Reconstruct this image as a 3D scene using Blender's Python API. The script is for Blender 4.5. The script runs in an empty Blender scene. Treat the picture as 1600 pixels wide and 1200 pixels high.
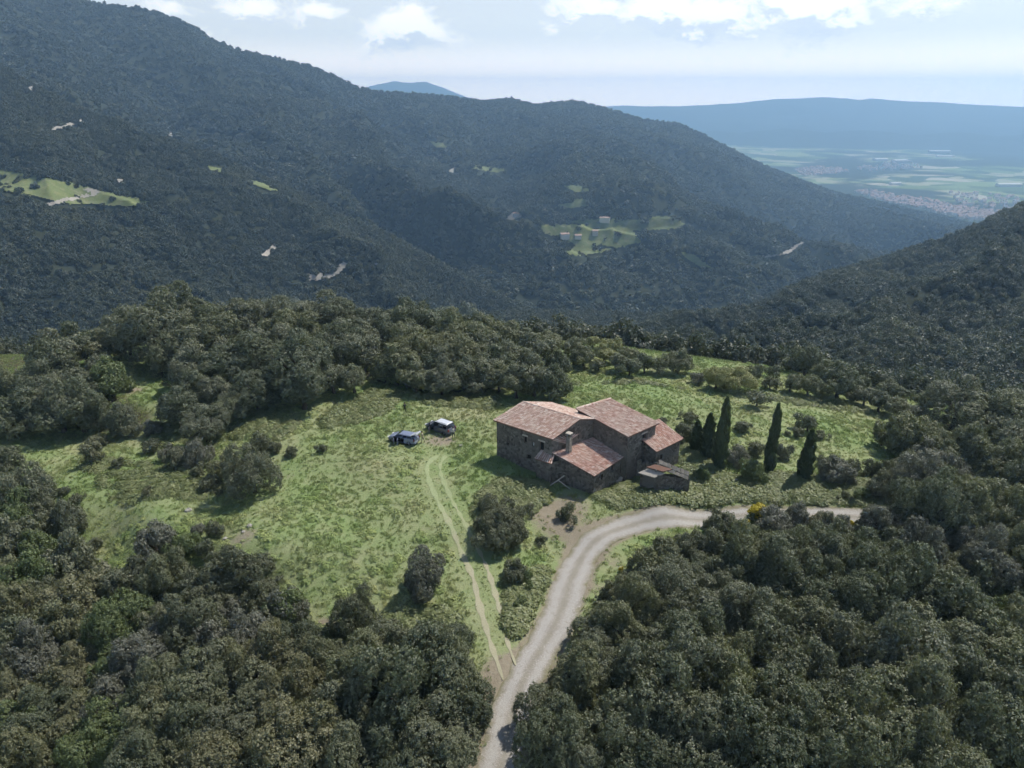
import bpy, math, random
import numpy as np
from mathutils import Vector, Matrix
from mathutils.bvhtree import BVHTree

random.seed(7)
rng = np.random.default_rng(7)
SC = bpy.context.scene
COL = SC.collection
R = math.radians

# ------------------------------------------------------------------ camera
F = 1109.0                 # focal length in pixels of a 1600 x 1200 frame (24 mm equivalent drone lens)
PITCH = R(21.9)
H = 43.0                   # metres above the meadow
cam = bpy.data.cameras.new('camera')
cam.sensor_fit = 'HORIZONTAL'; cam.sensor_width = 36.0
cam.lens = 36.0 * F / 1600.0
cam.clip_start = 0.5; cam.clip_end = 120000.0
camo = bpy.data.objects.new('camera', cam); COL.objects.link(camo)
camo.location = (0, 0, H); camo.rotation_euler = (R(90) - PITCH, 0, 0)
SC.camera = camo

# ------------------------------------------------------------------ sun, sky, exposure
SUN_EL = R(56.0)
SUN_AZ = math.atan2(0.80, 0.60)          # clockwise from +Y: to the right and beyond the house
sun = bpy.data.lights.new('sun', 'SUN'); sun.energy = 4.8; sun.angle = R(0.53); sun.color = (1.0, 0.955, 0.88)
suno = bpy.data.objects.new('sun', sun); COL.objects.link(suno)
sd = Vector((math.sin(SUN_AZ) * math.cos(SUN_EL), math.cos(SUN_AZ) * math.cos(SUN_EL), math.sin(SUN_EL)))
suno.rotation_euler = sd.to_track_quat('Z', 'Y').to_euler()
suno.location = (60, 60, 120)
SC.view_settings.view_transform = 'Standard'; SC.view_settings.look = 'None'
SC.view_settings.gamma = 1.0; SC.view_settings.exposure = 0.0
SC.view_settings.use_curve_mapping = False
SC.render.engine = 'CYCLES'
cy = SC.cycles
cy.max_bounces = 4; cy.diffuse_bounces = 2; cy.glossy_bounces = 1; cy.transmission_bounces = 2
cy.volume_bounces = 1; cy.transparent_max_bounces = 6
cy.caustics_reflective = False; cy.caustics_refractive = False
cy.use_denoising = True; cy.denoiser = 'OPENIMAGEDENOISE'; cy.denoising_input_passes = 'RGB_ALBEDO_NORMAL'; cy.denoising_prefilter = 'ACCURATE'
cy.use_adaptive_sampling = True; cy.adaptive_threshold = 0.06; cy.adaptive_min_samples = 16

def px_dir(u, v):
    a = (u - 800.0) / F; b = (600.0 - v) / F
    return np.array([a, math.cos(PITCH) + b * math.sin(PITCH), -math.sin(PITCH) + b * math.cos(PITCH)])

class NT:
    """small node-tree helper"""
    def __init__(s, tree): s.t = tree; s.n = tree.nodes; s.l = tree.links
    def add(s, typ, **kw):
        n = s.n.new(typ)
        for k, v in kw.items():
            if k == 'inp':
                for i, val in v.items():
                    if hasattr(val, 'is_output'): s.l.new(val, n.inputs[i])
                    else: n.inputs[i].default_value = val
            else: setattr(n, k, v)
        return n
    def math(s, op, a, b=None, c=None, clamp=False):
        n = s.n.new('ShaderNodeMath'); n.operation = op; n.use_clamp = clamp
        for i, x in enumerate((a, b, c)):
            if x is None: continue
            if hasattr(x, 'is_output'): s.l.new(x, n.inputs[i])
            else: n.inputs[i].default_value = x
        return n.outputs[0]
    def mix(s, fac, a, b, mode='MIX'):
        n = s.n.new('ShaderNodeMix'); n.data_type = 'RGBA'; n.blend_type = mode
        for i, x in ((0, fac), (6, a), (7, b)):
            if hasattr(x, 'is_output'): s.l.new(x, n.inputs[i])
            else: n.inputs[i].default_value = x if i == 0 else (*x[:3], 1.0)
        return n.outputs[2]
    def ramp(s, fac, stops, interp='LINEAR'):
        n = s.n.new('ShaderNodeValToRGB'); cr = n.color_ramp; cr.interpolation = interp
        while len(cr.elements) < len(stops): cr.elements.new(0.5)
        for e, (p, c) in zip(cr.elements, stops):
            e.position = p; e.color = (*c, 1.0) if len(c) == 3 else c
        s.l.new(fac, n.inputs[0]); return n.outputs[0]
    def noise(s, vec, scale, detail=3, rough=0.55, dist=0.0):
        n = s.n.new('ShaderNodeTexNoise')
        n.inputs['Scale'].default_value = scale; n.inputs['Detail'].default_value = detail
        n.inputs['Roughness'].default_value = rough; n.inputs['Distortion'].default_value = dist
        if vec is not None: s.l.new(vec, n.inputs['Vector'])
        return n.outputs[0]

# world: Nishita sky with fair-weather cumulus all round the horizon
world = bpy.data.worlds.new('World'); SC.world = world; world.use_nodes = True
w = NT(world.node_tree); w.n.clear()
sky = w.add('ShaderNodeTexSky', sky_type='NISHITA', sun_disc=False)
sky.sun_elevation = SUN_EL; sky.sun_rotation = SUN_AZ
sky.altitude = 500; sky.air_density = 1.0; sky.dust_density = 1.0; sky.ozone_density = 1.0
SKY_STRENGTH = 0.10
tc = w.add('ShaderNodeTexCoord')
sep = w.add('ShaderNodeSeparateXYZ', inp={0: tc.outputs['Generated']})
az = w.math('ARCTAN2', sep.outputs[0], sep.outputs[1])
el = w.math('ARCSINE', sep.outputs[2])
def azel(u, v):
    d = px_dir(u, v); return math.atan2(d[0], d[1]), math.atan2(d[2], math.hypot(d[0], d[1]))
# (pixel centre, half sizes in pixels, strength): the cumulus in view; the noise carries the rest of the sky
LOBES = [(290, 16, 50, 16, .26), (410, 20, 80, 26, .36), (505, 16, 45, 16, .34), (635, 42, 60, 40, .44), (600, 75, 40, 16, .22), (340, 50, 60, 16, .25),
         (900, 12, 70, 26, .38), (1080, 22, 110, 40, .52), (1160, 40, 70, 26, .40), (1280, 18, 90, 38, .52), (1400, 8, 90, 24, .36), (855, 38, 22, 18, .28)]
def cloud_density(dz):
    e2 = w.math('ADD', el, dz)
    vec = w.add('ShaderNodeCombineXYZ', inp={0: az, 1: w.math('MULTIPLY', e2, 1.7), 2: 0.37}).outputs[0]
    n = w.math('ADD', w.math('MULTIPLY', w.noise(vec, 13.0, 7, 0.62, 0.3), 0.85), w.math('MULTIPLY', w.noise(vec, 46.0, 5, 0.65), 0.38))
    tot = None
    for (u, v, su, sv, amp) in LOBES:
        a0, e0 = azel(u, v); a1, _ = azel(u + su, v); _, e1 = azel(u, v - sv)
        da = w.math('DIVIDE', w.math('SUBTRACT', az, a0), abs(a1 - a0)); de = w.math('DIVIDE', w.math('SUBTRACT', e2, e0), abs(e1 - e0))
        q = w.math('ADD', w.math('MULTIPLY', da, da), w.math('MULTIPLY', de, de))
        g = w.math('MULTIPLY', w.math('EXPONENT', w.math('MULTIPLY', q, -0.7)), amp)
        tot = g if tot is None else w.math('MAXIMUM', tot, g)
    return w.math('ADD', n, w.math('MULTIPLY', tot, 0.95))
d0 = cloud_density(0.0); d1 = cloud_density(0.014)
cov = w.add('ShaderNodeMapRange', interpolation_type='SMOOTHSTEP', inp={0: d0, 1: 0.74, 2: 1.0, 3: 0.0, 4: 1.0}).outputs[0]
shade = w.add('ShaderNodeMapRange', interpolation_type='SMOOTHSTEP', inp={0: w.math('SUBTRACT', d1, d0), 1: -0.04, 2: 0.10, 3: 0.0, 4: 1.0}).outputs[0]
ccol = w.mix(shade, (1.42, 1.40, 1.36), (0.92, 1.0, 1.08))
skys = w.add('ShaderNodeVectorMath', operation='SCALE', inp={0: sky.outputs[0], 3: SKY_STRENGTH}).outputs[0]
veil = w.add('ShaderNodeMapRange', interpolation_type='SMOOTHSTEP', inp={0: el, 1: R(-2), 2: R(20), 3: .85, 4: .0}).outputs[0]   # thin bright veil that thickens towards the horizon
skys = w.mix(veil, skys, (1.24, 1.28, 1.30))
low = w.add('ShaderNodeMapRange', interpolation_type='SMOOTHSTEP', inp={0: el, 1: R(-.5), 2: R(4.5), 3: 1.0, 4: .0}).outputs[0]
skys = w.mix(low, skys, (3.1, 2.6, 2.2))
final = w.mix(cov, skys, ccol)
bg = w.add('ShaderNodeBackground', inp={0: final, 1: 1.0})
wo = w.add('ShaderNodeOutputWorld', inp={0: bg.outputs[0]})

# ------------------------------------------------------------------ helpers
CAMP = np.array([0, 0, H])
def at(u, v, z):
    d = px_dir(u, v); t = (z - H) / d[2]; return CAMP + t * d
def at_r(u, v, r):
    d = px_dir(u, v); return CAMP + d * (r / math.hypot(d[0], d[1]))
def project(P):
    P = np.asarray(P, float); x, y, z = P[..., 0], P[..., 1], P[..., 2] - H
    c = y * math.cos(PITCH) - z * math.sin(PITCH)
    b = (y * math.sin(PITCH) + z * math.cos(PITCH)) / c
    return 800 + F * x / c, 600 - F * b
def in_poly(u, v, poly):
    u = np.asarray(u); v = np.asarray(v); ins = np.zeros(u.shape, bool); n = len(poly)
    for i in range(n):
        x0, y0 = poly[i]; x1, y1 = poly[(i + 1) % n]
        if y0 == y1: continue
        c = ((y0 > v) != (y1 > v)) & (u < (x1 - x0) * (v - y0) / (y1 - y0) + x0)
        ins ^= c
    return ins

_perm = rng.random((64, 64))
_permb = [rng.random((64, 64)) for _ in range(4)]
def vnoise(x, y, k=0):
    tab = _permb[k % 4]
    xi = np.floor(x).astype(int); yi = np.floor(y).astype(int); fx = x - xi; fy = y - yi
    fx = fx * fx * (3 - 2 * fx); fy = fy * fy * (3 - 2 * fy)
    a = tab[xi % 64, yi % 64]; b = tab[(xi + 1) % 64, yi % 64]; c = tab[xi % 64, (yi + 1) % 64]; d = tab[(xi + 1) % 64, (yi + 1) % 64]
    return (a * (1 - fx) + b * fx) * (1 - fy) + (c * (1 - fx) + d * fx) * fy
def fbm(x, y, oct=4, k=0, rough=0.5):
    s = 0; a = 1; tot = 0
    for i in range(oct):
        s = s + a * vnoise(x * 2 ** i + 17.3 * i, y * 2 ** i + 5.1 * i, k + i); tot += a; a *= rough
    return s / tot

def mesh_np(name, V, faces, smooth=False):
    """faces: (M,4) or (M,3) int array, or a list of tuples"""
    me = bpy.data.meshes.new(name)
    V = np.asarray(V, np.float32)
    if isinstance(faces, np.ndarray):
        m, k = faces.shape
        me.vertices.add(len(V)); me.vertices.foreach_set('co', V.ravel())
        me.loops.add(m * k); me.loops.foreach_set('vertex_index', faces.astype(np.int32).ravel())
        me.polygons.add(m); me.polygons.foreach_set('loop_start', np.arange(0, m * k, k, dtype=np.int32))
        if smooth: me.polygons.foreach_set('use_smooth', np.ones(m, bool))
        me.update(calc_edges=True)
    else:
        me.from_pydata([tuple(map(float, p)) for p in V], [], faces)
        if smooth: me.polygons.foreach_set('use_smooth', np.ones(len(me.polygons), bool))
        me.update()
    return me
def obj(name, me, mat=None, parent=None, **props):
    o = bpy.data.objects.new(name, me); COL.objects.link(o)
    if mat is not None and me is not None and not me.materials: me.materials.append(mat)
    if parent is not None: o.parent = parent
    for k, v in props.items(): o[k] = v
    return o
def empty(name, loc, rz=0.0, label=None, category=None, group=None):
    o = bpy.data.objects.new(name, None); COL.objects.link(o); o.empty_display_size = 0.3
    o.location = [float(c) for c in loc]; o.rotation_euler = (0, 0, rz)
    if label: o['label'] = label
    if category: o['category'] = category
    if group: o['group'] = group
    return o

class MB:
    """collects faces of ONE piece"""
    def __init__(s): s.v = []; s.f = []
    def quad(s, *ps):
        i = len(s.v); s.v += [tuple(map(float, p)) for p in ps]; s.f.append(tuple(range(i, i + len(ps))))
    def hexa(s, b, t):                      # bottom ring, top ring (same count, counter-clockwise seen from above)
        i = len(s.v); n = len(b); s.v += [tuple(map(float, p)) for p in b] + [tuple(map(float, p)) for p in t]
        s.f.append(tuple(reversed(range(i, i + n)))); s.f.append(tuple(range(i + n, i + 2 * n)))
        for k in range(n): s.f.append((i + k, i + (k + 1) % n, i + n + (k + 1) % n, i + n + k))
    def box(s, c, d, rz=0.0, tilt=None):
        M = Matrix.Rotation(rz, 3, 'Z')
        if tilt is not None: M = tilt
        ring = [(-1, -1), (1, -1), (1, 1), (-1, 1)]
        f = lambda x, y, z: tuple(Vector(c) + M @ Vector((x * d[0] / 2, y * d[1] / 2, z * d[2] / 2)))
        s.hexa([f(x, y, -1) for x, y in ring], [f(x, y, 1) for x, y in ring])
    def tube(s, pts, rad, seg=7, cap=True):
        pts = [Vector(p) for p in pts]; rings = []
        for i, p in enumerate(pts):
            t = (pts[min(i + 1, len(pts) - 1)] - pts[max(i - 1, 0)]).normalized()
            a = t.cross(Vector((0.31, 0.95, 0.05))).normalized(); b = t.cross(a); r = rad[i] if hasattr(rad, '__len__') else rad
            i0 = len(s.v); rings.append(i0)
            for k in range(seg):
                q = 2 * math.pi * k / seg; s.v.append(tuple(p + a * (r * math.cos(q)) + b * (r * math.sin(q))))
        for i0, i1 in zip(rings, rings[1:]):
            for k in range(seg): s.f.append((i0 + k, i0 + (k + 1) % seg, i1 + (k + 1) % seg, i1 + k))
        if cap:
            s.f.append(tuple(range(rings[0], rings[0] + seg))); s.f.append(tuple(range(rings[-1], rings[-1] + seg)))
    def mesh(s, name, smooth=False): return mesh_np(name, s.v, s.f, smooth)
    def build(s, name, mat, parent=None, smooth=False, **props): return obj(name, s.mesh(name, smooth), mat, parent, **props)

def mat(name):
    m = bpy.data.materials.new(name); m.use_nodes = True; t = NT(m.node_tree); t.n.clear()
    t.out = t.add('ShaderNodeOutputMaterial'); return m, t
def principled(t, color, rough=0.8, spec=0.3, metal=0.0, normal=None):
    p = t.add('ShaderNodeBsdfPrincipled')
    for k, x in (('Base Color', color), ('Roughness', rough), ('Specular IOR Level', spec), ('Metallic', metal)):
        if hasattr(x, 'is_output'): t.l.new(x, p.inputs[k])
        else: p.inputs[k].default_value = (*x, 1.0) if isinstance(x, tuple) else x
    if normal is not None: t.l.new(normal, p.inputs['Normal'])
    t.l.new(p.outputs[0], t.out.inputs[0]); return p
def bump(t, height, strength=0.5, dist=0.1):
    return t.add('ShaderNodeBump', inp={'Strength': strength, 'Distance': dist, 'Height': height}).outputs[0]
def simple(name, color, rough=0.8, spec=0.3, metal=0.0, var=0.15, scale=3.0):
    m, t = mat(name); g = t.add('ShaderNodeNewGeometry')
    n = t.noise(g.outputs['Position'], scale, 4)
    c = t.mix(n, tuple(x * (1 - var) for x in color), tuple(min(1, x * (1 + var)) for x in color))
    principled(t, c, rough, spec, metal); return m

# ------------------------------------------------------------------ materials
def leaf_material(name, stops, transl=0.26, rough=0.5, spec=0.4, patch=0.35):
    """colour by tree (object random), with slow drift over the land and small differences from leaf to leaf"""
    m, t = mat(name)
    oi = t.add('ShaderNodeObjectInfo'); g = t.add('ShaderNodeNewGeometry')
    n = t.add('ShaderNodeMapRange', inp={0: t.noise(oi.outputs['Location'], 0.0085, 4, .6, .6), 1: .32, 2: .68, 3: 0.0, 4: 1.0}).outputs[0]
    f = t.math('ADD', t.math('MULTIPLY', oi.outputs['Random'], 1 - patch), t.math('MULTIPLY', n, patch))
    c = t.ramp(f, stops)
    isl = g.outputs['Random Per Island']
    c = t.mix(1.0, c, t.ramp(isl, [(0, (.84, .85, .84)), (0.6, (1.0, 1.0, 1.0)), (1.0, (1.14, 1.12, 1.06))]), 'MULTIPLY')
    d = t.add('ShaderNodeBsdfPrincipled'); d.inputs['Roughness'].default_value = rough; d.inputs['Specular IOR Level'].default_value = spec
    t.l.new(c, d.inputs['Base Color'])
    tr = t.add('ShaderNodeBsdfTranslucent'); t.l.new(t.mix(1.0, c, (1.25, 1.35, .75), 'MULTIPLY'), tr.inputs[0])
    mx = t.add('ShaderNodeMixShader', inp={0: transl, 1: d.outputs[0], 2: tr.outputs[0]})
    t.l.new(mx.outputs[0], t.out.inputs[0]); return m
OAK = [(0.0, (.108, .126, .080)), (.28, (.148, .166, .102)), (.5, (.182, .192, .130)), (.72, (.192, .204, .116)), (1.0, (.245, .242, .142))]
M = {}
M['oak'] = leaf_material('holm_oak_leaves', OAK)
M['oak_far'] = leaf_material('hillside_oak_leaves', [(0.0, (.052, .064, .046)), (.35, (.076, .090, .060)), (.65, (.104, .116, .076)), (1.0, (.150, .156, .096))], patch=.62)
M['shrub'] = leaf_material('shrub_leaves', [(0.0, (.125, .138, .085)), (.5, (.165, .175, .110)), (1.0, (.215, .208, .130))])
M['grey'] = leaf_material('grey_shrub_leaves', [(0.0, (.165, .170, .135)), (1.0, (.23, .23, .185))])
M['green'] = leaf_material('fresh_green_leaves', [(0.0, (.125, .165, .070)), (1.0, (.18, .215, .095))])
M['olive'] = leaf_material('olive_green_leaves', [(0.0, (.185, .192, .105)), (1.0, (.235, .225, .135))])
M['pale'] = leaf_material('pale_blossom_leaves', [(0.0, (.24, .25, .11)), (1.0, (.34, .34, .17))])
M['broom'] = leaf_material('yellow_broom_flowers', [(0.0, (.44, .36, .03)), (1.0, (.58, .48, .05))])
M['cypress'] = leaf_material('cypress_leaves', [(0.0, (.080, .110, .055)), (1.0, (.110, .142, .070))])
M['bramble'] = leaf_material('bramble_leaves', [(0.0, (.17, .20, .085)), (.5, (.235, .265, .115)), (1.0, (.31, .31, .165))])
M['bark'] = simple('bark', (.10, .085, .07), .9, .1, var=.4, scale=6)

def grass_color(t, pos, tint=None):
    a = t.noise(pos, 0.07, 4, .6); b = t.noise(pos, 0.45, 4, .6, .4); c = t.noise(pos, 2.6, 3, .65)
    lush = t.mix(b, (.180, .240, .092), (.225, .290, .120))
    dry = t.mix(c, (.255, .265, .140), (.370, .350, .215))
    f = t.add('ShaderNodeMapRange', inp={0: t.math('ADD', t.math('MULTIPLY', a, .62), t.math('MULTIPLY', b, .38)), 1: .40, 2: .68, 3: 0.0, 4: 1.0}).outputs[0]
    return t.mix(f, lush, dry)
# meadow ground: grass colours, bare earth where the surface attribute says the soil is worn
m, t = mat('meadow'); g = t.add('ShaderNodeNewGeometry'); pos = g.outputs['Position']
gc = grass_color(t, pos)
bare = t.add('ShaderNodeAttribute', attribute_name='bare'); wood = t.add('ShaderNodeAttribute', attribute_name='wood')
soil = t.mix(t.noise(pos, 1.7, 5, .65), (.20, .165, .115), (.33, .29, .22))
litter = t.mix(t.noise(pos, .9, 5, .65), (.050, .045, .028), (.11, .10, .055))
fine = t.noise(pos, 3.5, 4, .7)
bf = t.add('ShaderNodeMapRange', interpolation_type='SMOOTHSTEP', inp={0: t.math('ADD', bare.outputs['Fac'], t.math('MULTIPLY', t.math('SUBTRACT', fine, .5), .9)), 1: .3, 2: .8, 3: 0.0, 4: 1.0}).outputs[0]
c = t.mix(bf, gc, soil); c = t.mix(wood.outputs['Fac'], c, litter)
principled(t, c, .95, .1, normal=bump(t, t.noise(pos, 4.0, 5, .7), .8, .12)); M['meadow'] = m
# gravel road
m, t = mat('gravel_road'); g = t.add('ShaderNodeNewGeometry'); pos = g.outputs['Position']
uvn = t.add('ShaderNodeAttribute', attribute_name='across')
base = t.mix(t.noise(pos, .45, 6, .65, .6), (.22, .195, .165), (.375, .35, .31))
base = t.mix(t.ramp(t.noise(pos, 9.0, 4, .7), [(.5, (0, 0, 0)), (.72, (1, 1, 1))]), base, (.53, .50, .46))
trk = t.add('ShaderNodeMapRange', interpolation_type='SMOOTHSTEP', inp={0: t.math('ABSOLUTE', t.math('SUBTRACT', t.math('ABSOLUTE', uvn.outputs['Fac']), .45)), 1: .08, 2: .3, 3: 1.0, 4: 0.0}).outputs[0]
base = t.mix(t.math('MULTIPLY', trk, .5), base, (.43, .415, .39))
mid = t.add('ShaderNodeMapRange', interpolation_type='SMOOTHSTEP', inp={0: t.math('ADD', t.math('ABSOLUTE', uvn.outputs['Fac']), t.math('MULTIPLY', t.math('SUBTRACT', t.noise(pos, .8, 4, .7), .5), .5)), 1: .02, 2: .22, 3: .55, 4: 0.0}).outputs[0]
base = t.mix(mid, base, (.235, .215, .165))
base = t.mix(t.ramp(t.noise(pos, 2.4, 5, .7), [(.56, (0, 0, 0)), (.70, (.7, .7, .7))]), base, (.22, .20, .165))
edge = t.math('ADD', t.math('ABSOLUTE', uvn.outputs['Fac']), t.math('MULTIPLY', t.math('SUBTRACT', t.noise(pos, 1.3, 5, .7), .5), .7))
ef = t.add('ShaderNodeMapRange', interpolation_type='SMOOTHSTEP', inp={0: edge, 1: .66, 2: 1.0, 3: 0.0, 4: 1.0}).outputs[0]
base = t.mix(ef, base, t.mix(t.noise(pos, 2., 3), (.16, .15, .085), (.25, .225, .15)))
principled(t, base, .95, .1, normal=bump(t, t.noise(pos, 7.0, 5, .7), .6, .06)); M['road'] = m
m, t = mat('wheel_rut'); g = t.add('ShaderNodeNewGeometry'); pos = g.outputs['Position']
al = t.add('ShaderNodeAttribute', attribute_name='along')
soilc = t.mix(t.noise(pos, 2.2, 4, .7), (.30, .29, .18), (.44, .40, .29)); pg = t.mix(t.noise(pos, 1.5, 4, .7), (.25, .30, .145), (.36, .39, .22))
c = t.mix(t.add('ShaderNodeMapRange', interpolation_type='SMOOTHSTEP', inp={0: t.math('ADD', al.outputs['Fac'], t.math('MULTIPLY', t.math('SUBTRACT', t.noise(pos, .6, 3), .5), .8)), 1: .25, 2: .75, 3: 0.0, 4: 1.0}).outputs[0], pg, soilc)
principled(t, c, .95, .1, normal=bump(t, t.noise(pos, 6., 4, .7), .6, .06)); M['rut'] = m
# grass tufts carry the same colours as the ground under them
m, t = mat('grass_blades'); oi = t.add('ShaderNodeObjectInfo'); g = t.add('ShaderNodeNewGeometry')
gc = grass_color(t, oi.outputs['Location'])
gc = t.mix(1.0, gc, t.ramp(oi.outputs['Random'], [(0, (1.25, 1.32, 1.15)), (.5, (1.5, 1.5, 1.42)), (1, (1.8, 1.72, 1.58))]), 'MULTIPLY')
d = t.add('ShaderNodeBsdfDiffuse', inp={0: gc}); tr = t.add('ShaderNodeBsdfTranslucent', inp={0: gc})
mx = t.add('ShaderNodeMixShader', inp={0: .35, 1: d.outputs[0], 2: tr.outputs[0]}); t.l.new(mx.outputs[0], t.out.inputs[0]); M['grass'] = m
# forest floor of the hills
m, t = mat('hill_floor'); g = t.add('ShaderNodeNewGeometry'); pos = g.outputs['Position']
c = t.mix(t.noise(pos, .03, 6, .65), (.026, .033, .020), (.050, .056, .032))
principled(t, c, .95, .1); M['hill'] = m
m, t = mat('hill_field'); g = t.add('ShaderNodeNewGeometry'); pos = g.outputs['Position']
oi = t.add('ShaderNodeObjectInfo')
c = t.mix(t.noise(pos, .06, 6, .7, .4), (.095, .135, .045), (.23, .25, .105))
c = t.mix(t.ramp(t.noise(pos, .16, 4, .7), [(.5, (0, 0, 0)), (.7, (1, 1, 1))]), c, (.26, .25, .14))
principled(t, c, .95, .1); M['field'] = m
M['cut'] = simple('pale_road_cut', (.36, .33, .28), .95, .1, var=.3, scale=.12)
# the plain: a patchwork of fields, hedges and woods
m, t = mat('plain_fields'); g = t.add('ShaderNodeNewGeometry'); pos = g.outputs['Position']
wv = t.add('ShaderNodeTexNoise', inp={'Vector': pos, 'Scale': .0016, 'Detail': 2.0})
vm = t.add('ShaderNodeVectorMath', operation='MULTIPLY_ADD', inp={0: wv.outputs[1], 1: (260, 260, 0), 2: pos}).outputs[0]
vo = t.add('ShaderNodeTexVoronoi', feature='F1', distance='MANHATTAN', inp={'Vector': vm, 'Scale': .0075})
sp = t.add('ShaderNodeSeparateColor', inp={0: vo.outputs['Color']})
fc = t.ramp(sp.outputs[0], [(0, (.060, .095, .035)), (.22, (.16, .22, .08)), (.42, (.25, .30, .12)), (.58, (.34, .34, .20)), (.72, (.10, .15, .05)), (.86, (.46, .42, .30)), (.93, (.20, .27, .10))], 'CONSTANT')
wn = t.ramp(t.noise(pos, .00105, 6, .62, .4), [(.48, (0, 0, 0)), (.53, (1, 1, 1))])
c = t.mix(wn, fc, t.mix(t.noise(pos, .02, 3), (.025, .038, .02), (.05, .065, .03)))
principled(t, c, .95, .1); M['plain'] = m
M['farhill'] = simple('far_wooded_hill', (.045, .060, .035), .95, .1, var=.5, scale=.0011)

# walls: rubble stone with patches of old render
def stone_mat(name, c0, c1, render, amount):
    m, t = mat(name); g = t.add('ShaderNodeNewGeometry'); pos = g.outputs['Position']
    vo = t.add('ShaderNodeTexVoronoi', feature='F1', inp={'Vector': pos, 'Scale': 3.4, 'Randomness': 1.0})
    ve = t.add('ShaderNodeTexVoronoi', feature='DISTANCE_TO_EDGE', inp={'Vector': pos, 'Scale': 3.4})
    s = t.add('ShaderNodeSeparateColor', inp={0: vo.outputs['Color']})
    c = t.mix(s.outputs[0], c0, c1)
    mort = t.ramp(ve.outputs[0], [(0.02, (1, 1, 1)), (.09, (0, 0, 0))])
    c = t.mix(t.math('MULTIPLY', mort, .4), c, tuple(x * .9 for x in render))
    pn = t.ramp(t.noise(pos, .35, 5, .6), [(amount - .08, (1, 1, 1)), (amount + .08, (0, 0, 0))])
    c = t.mix(pn, c, t.mix(t.noise(pos, 1.1, 4), tuple(x * .82 for x in render), render))
    c = t.mix(t.math('MULTIPLY', t.noise(pos, .8, 5, .7), .35), c, (.14, .12, .10))
    principled(t, c, .95, .1, normal=bump(t, t.math('MULTIPLY', ve.outputs[0], 1.0), .7, .25)); return m
M['stone'] = stone_mat('rubble_stone_wall', (.070, .062, .052), (.25, .225, .19), (.19, .172, .15), .44)
M['stone2'] = stone_mat('grey_rubble_wall', (.20, .18, .15), (.42, .39, .34), (.34, .31, .27), .3)
def tile_mat(name, stops, lichen):
    m, t = mat(name); g = t.add('ShaderNodeNewGeometry'); pos = g.outputs['Position']
    c = t.ramp(g.outputs['Random Per Island'], stops)
    ln = t.ramp(t.noise(pos, .55, 5, .65), [(.42, (0, 0, 0)), (.66, (1, 1, 1))])
    c = t.mix(t.math('MULTIPLY', ln, lichen), c, (.66, .57, .49))
    c = t.mix(t.math('MULTIPLY', t.noise(pos, 5., 4, .7), .35), c, tuple(x * .62 for x in stops[2][1]))
    principled(t, c, .9, .15); return m
M['tile'] = tile_mat('old_terracotta_tile', [(0, (.42, .25, .20)), (.3, (.56, .37, .295)), (.6, (.66, .47, .385)), (.85, (.74, .59, .50)), (1, (.82, .73, .64))], .5)
M['tile_red'] = tile_mat('red_terracotta_tile', [(0, (.42, .225, .175)), (.3, (.56, .325, .25)), (.6, (.65, .41, .325)), (.85, (.72, .54, .45)), (1, (.80, .68, .60))], .4)
M['tile_dark'] = tile_mat('dark_mossy_tile', [(0, (.05, .05, .045)), (.3, (.08, .08, .07)), (.6, (.13, .125, .11)), (.85, (.20, .19, .17)), (1, (.30, .28, .25))], .25)
M['bed'] = simple('roof_bed', (.22, .13, .095), .95, .1, var=.3, scale=4)
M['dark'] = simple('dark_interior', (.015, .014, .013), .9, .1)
M['wood'] = simple('weathered_wood', (.16, .12, .085), .85, .2, var=.35, scale=5)
M['timber'] = simple('bleached_timber', (.48, .44, .38), .85, .2, var=.2, scale=6)
M['cement'] = simple('pale_cement', (.46, .41, .35), .9, .2, var=.25, scale=3)
M['shutter'] = simple('white_shutter', (.62, .60, .56), .7, .3)
M['rock'] = simple('pale_rock', (.34, .32, .28), .95, .1, var=.35, scale=3)
M['white_wall'] = simple('whitewashed_wall', (.74, .69, .62), .9, .2, var=.1, scale=.3)
M['red_roof'] = simple('village_roof', (.42, .30, .25), .9, .1, var=.3, scale=.2)

# ------------------------------------------------------------------ near ground
CTRL = [(630, 690, 0), (686, 672, 0), (632, 646, .3), (777, 712, -.05), (837, 735, -.5), (921, 768, -1.05), (1050, 712, -.9), (1030, 771, -1.6), (960, 640, -.3), (880, 640, 0),
        (1400, 808, -3.2), (1250, 803, -3.2), (1100, 808, -3.2), (980, 825, -3.0), (900, 870, -3), (870, 950, -3.1), (830, 1040, -3.3), (790, 1130, -3.6), (770, 1200, -4),
        (690, 740, -.3), (710, 800, -1), (750, 880, -2), (770, 950, -2.6), (785, 1030, -3.1), (850, 800, -1.9), (960, 790, -2.2),
        (1000, 600, -1), (1150, 640, -1.5), (1300, 660, -3), (1400, 690, -4.5), (1200, 740, -2), (1100, 760, -2.2), (1330, 760, -3), (900, 575, -2), (1050, 590, -2),
        (500, 640, 0), (540, 600, .5), (450, 800, -.8), (300, 780, -2), (100, 700, -4), (200, 720, -3), (40, 545, -3.5), (230, 600, -1), (350, 560, 0), (500, 540, 0), (650, 560, 0), (800, 560, -1),
        (100, 900, -6), (300, 1000, -5), (100, 1150, -9), (400, 1150, -6.5), (600, 1050, -4), (650, 1180, -5.5),
        (1100, 950, -5), (1000, 1150, -6), (1300, 1100, -8), (1500, 1000, -8), (1550, 800, -7), (1560, 1180, -10), (1500, 680, -6)]
CP = np.array([[*at(u, v, z)[:2], z] for u, v, z in CTRL])
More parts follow.
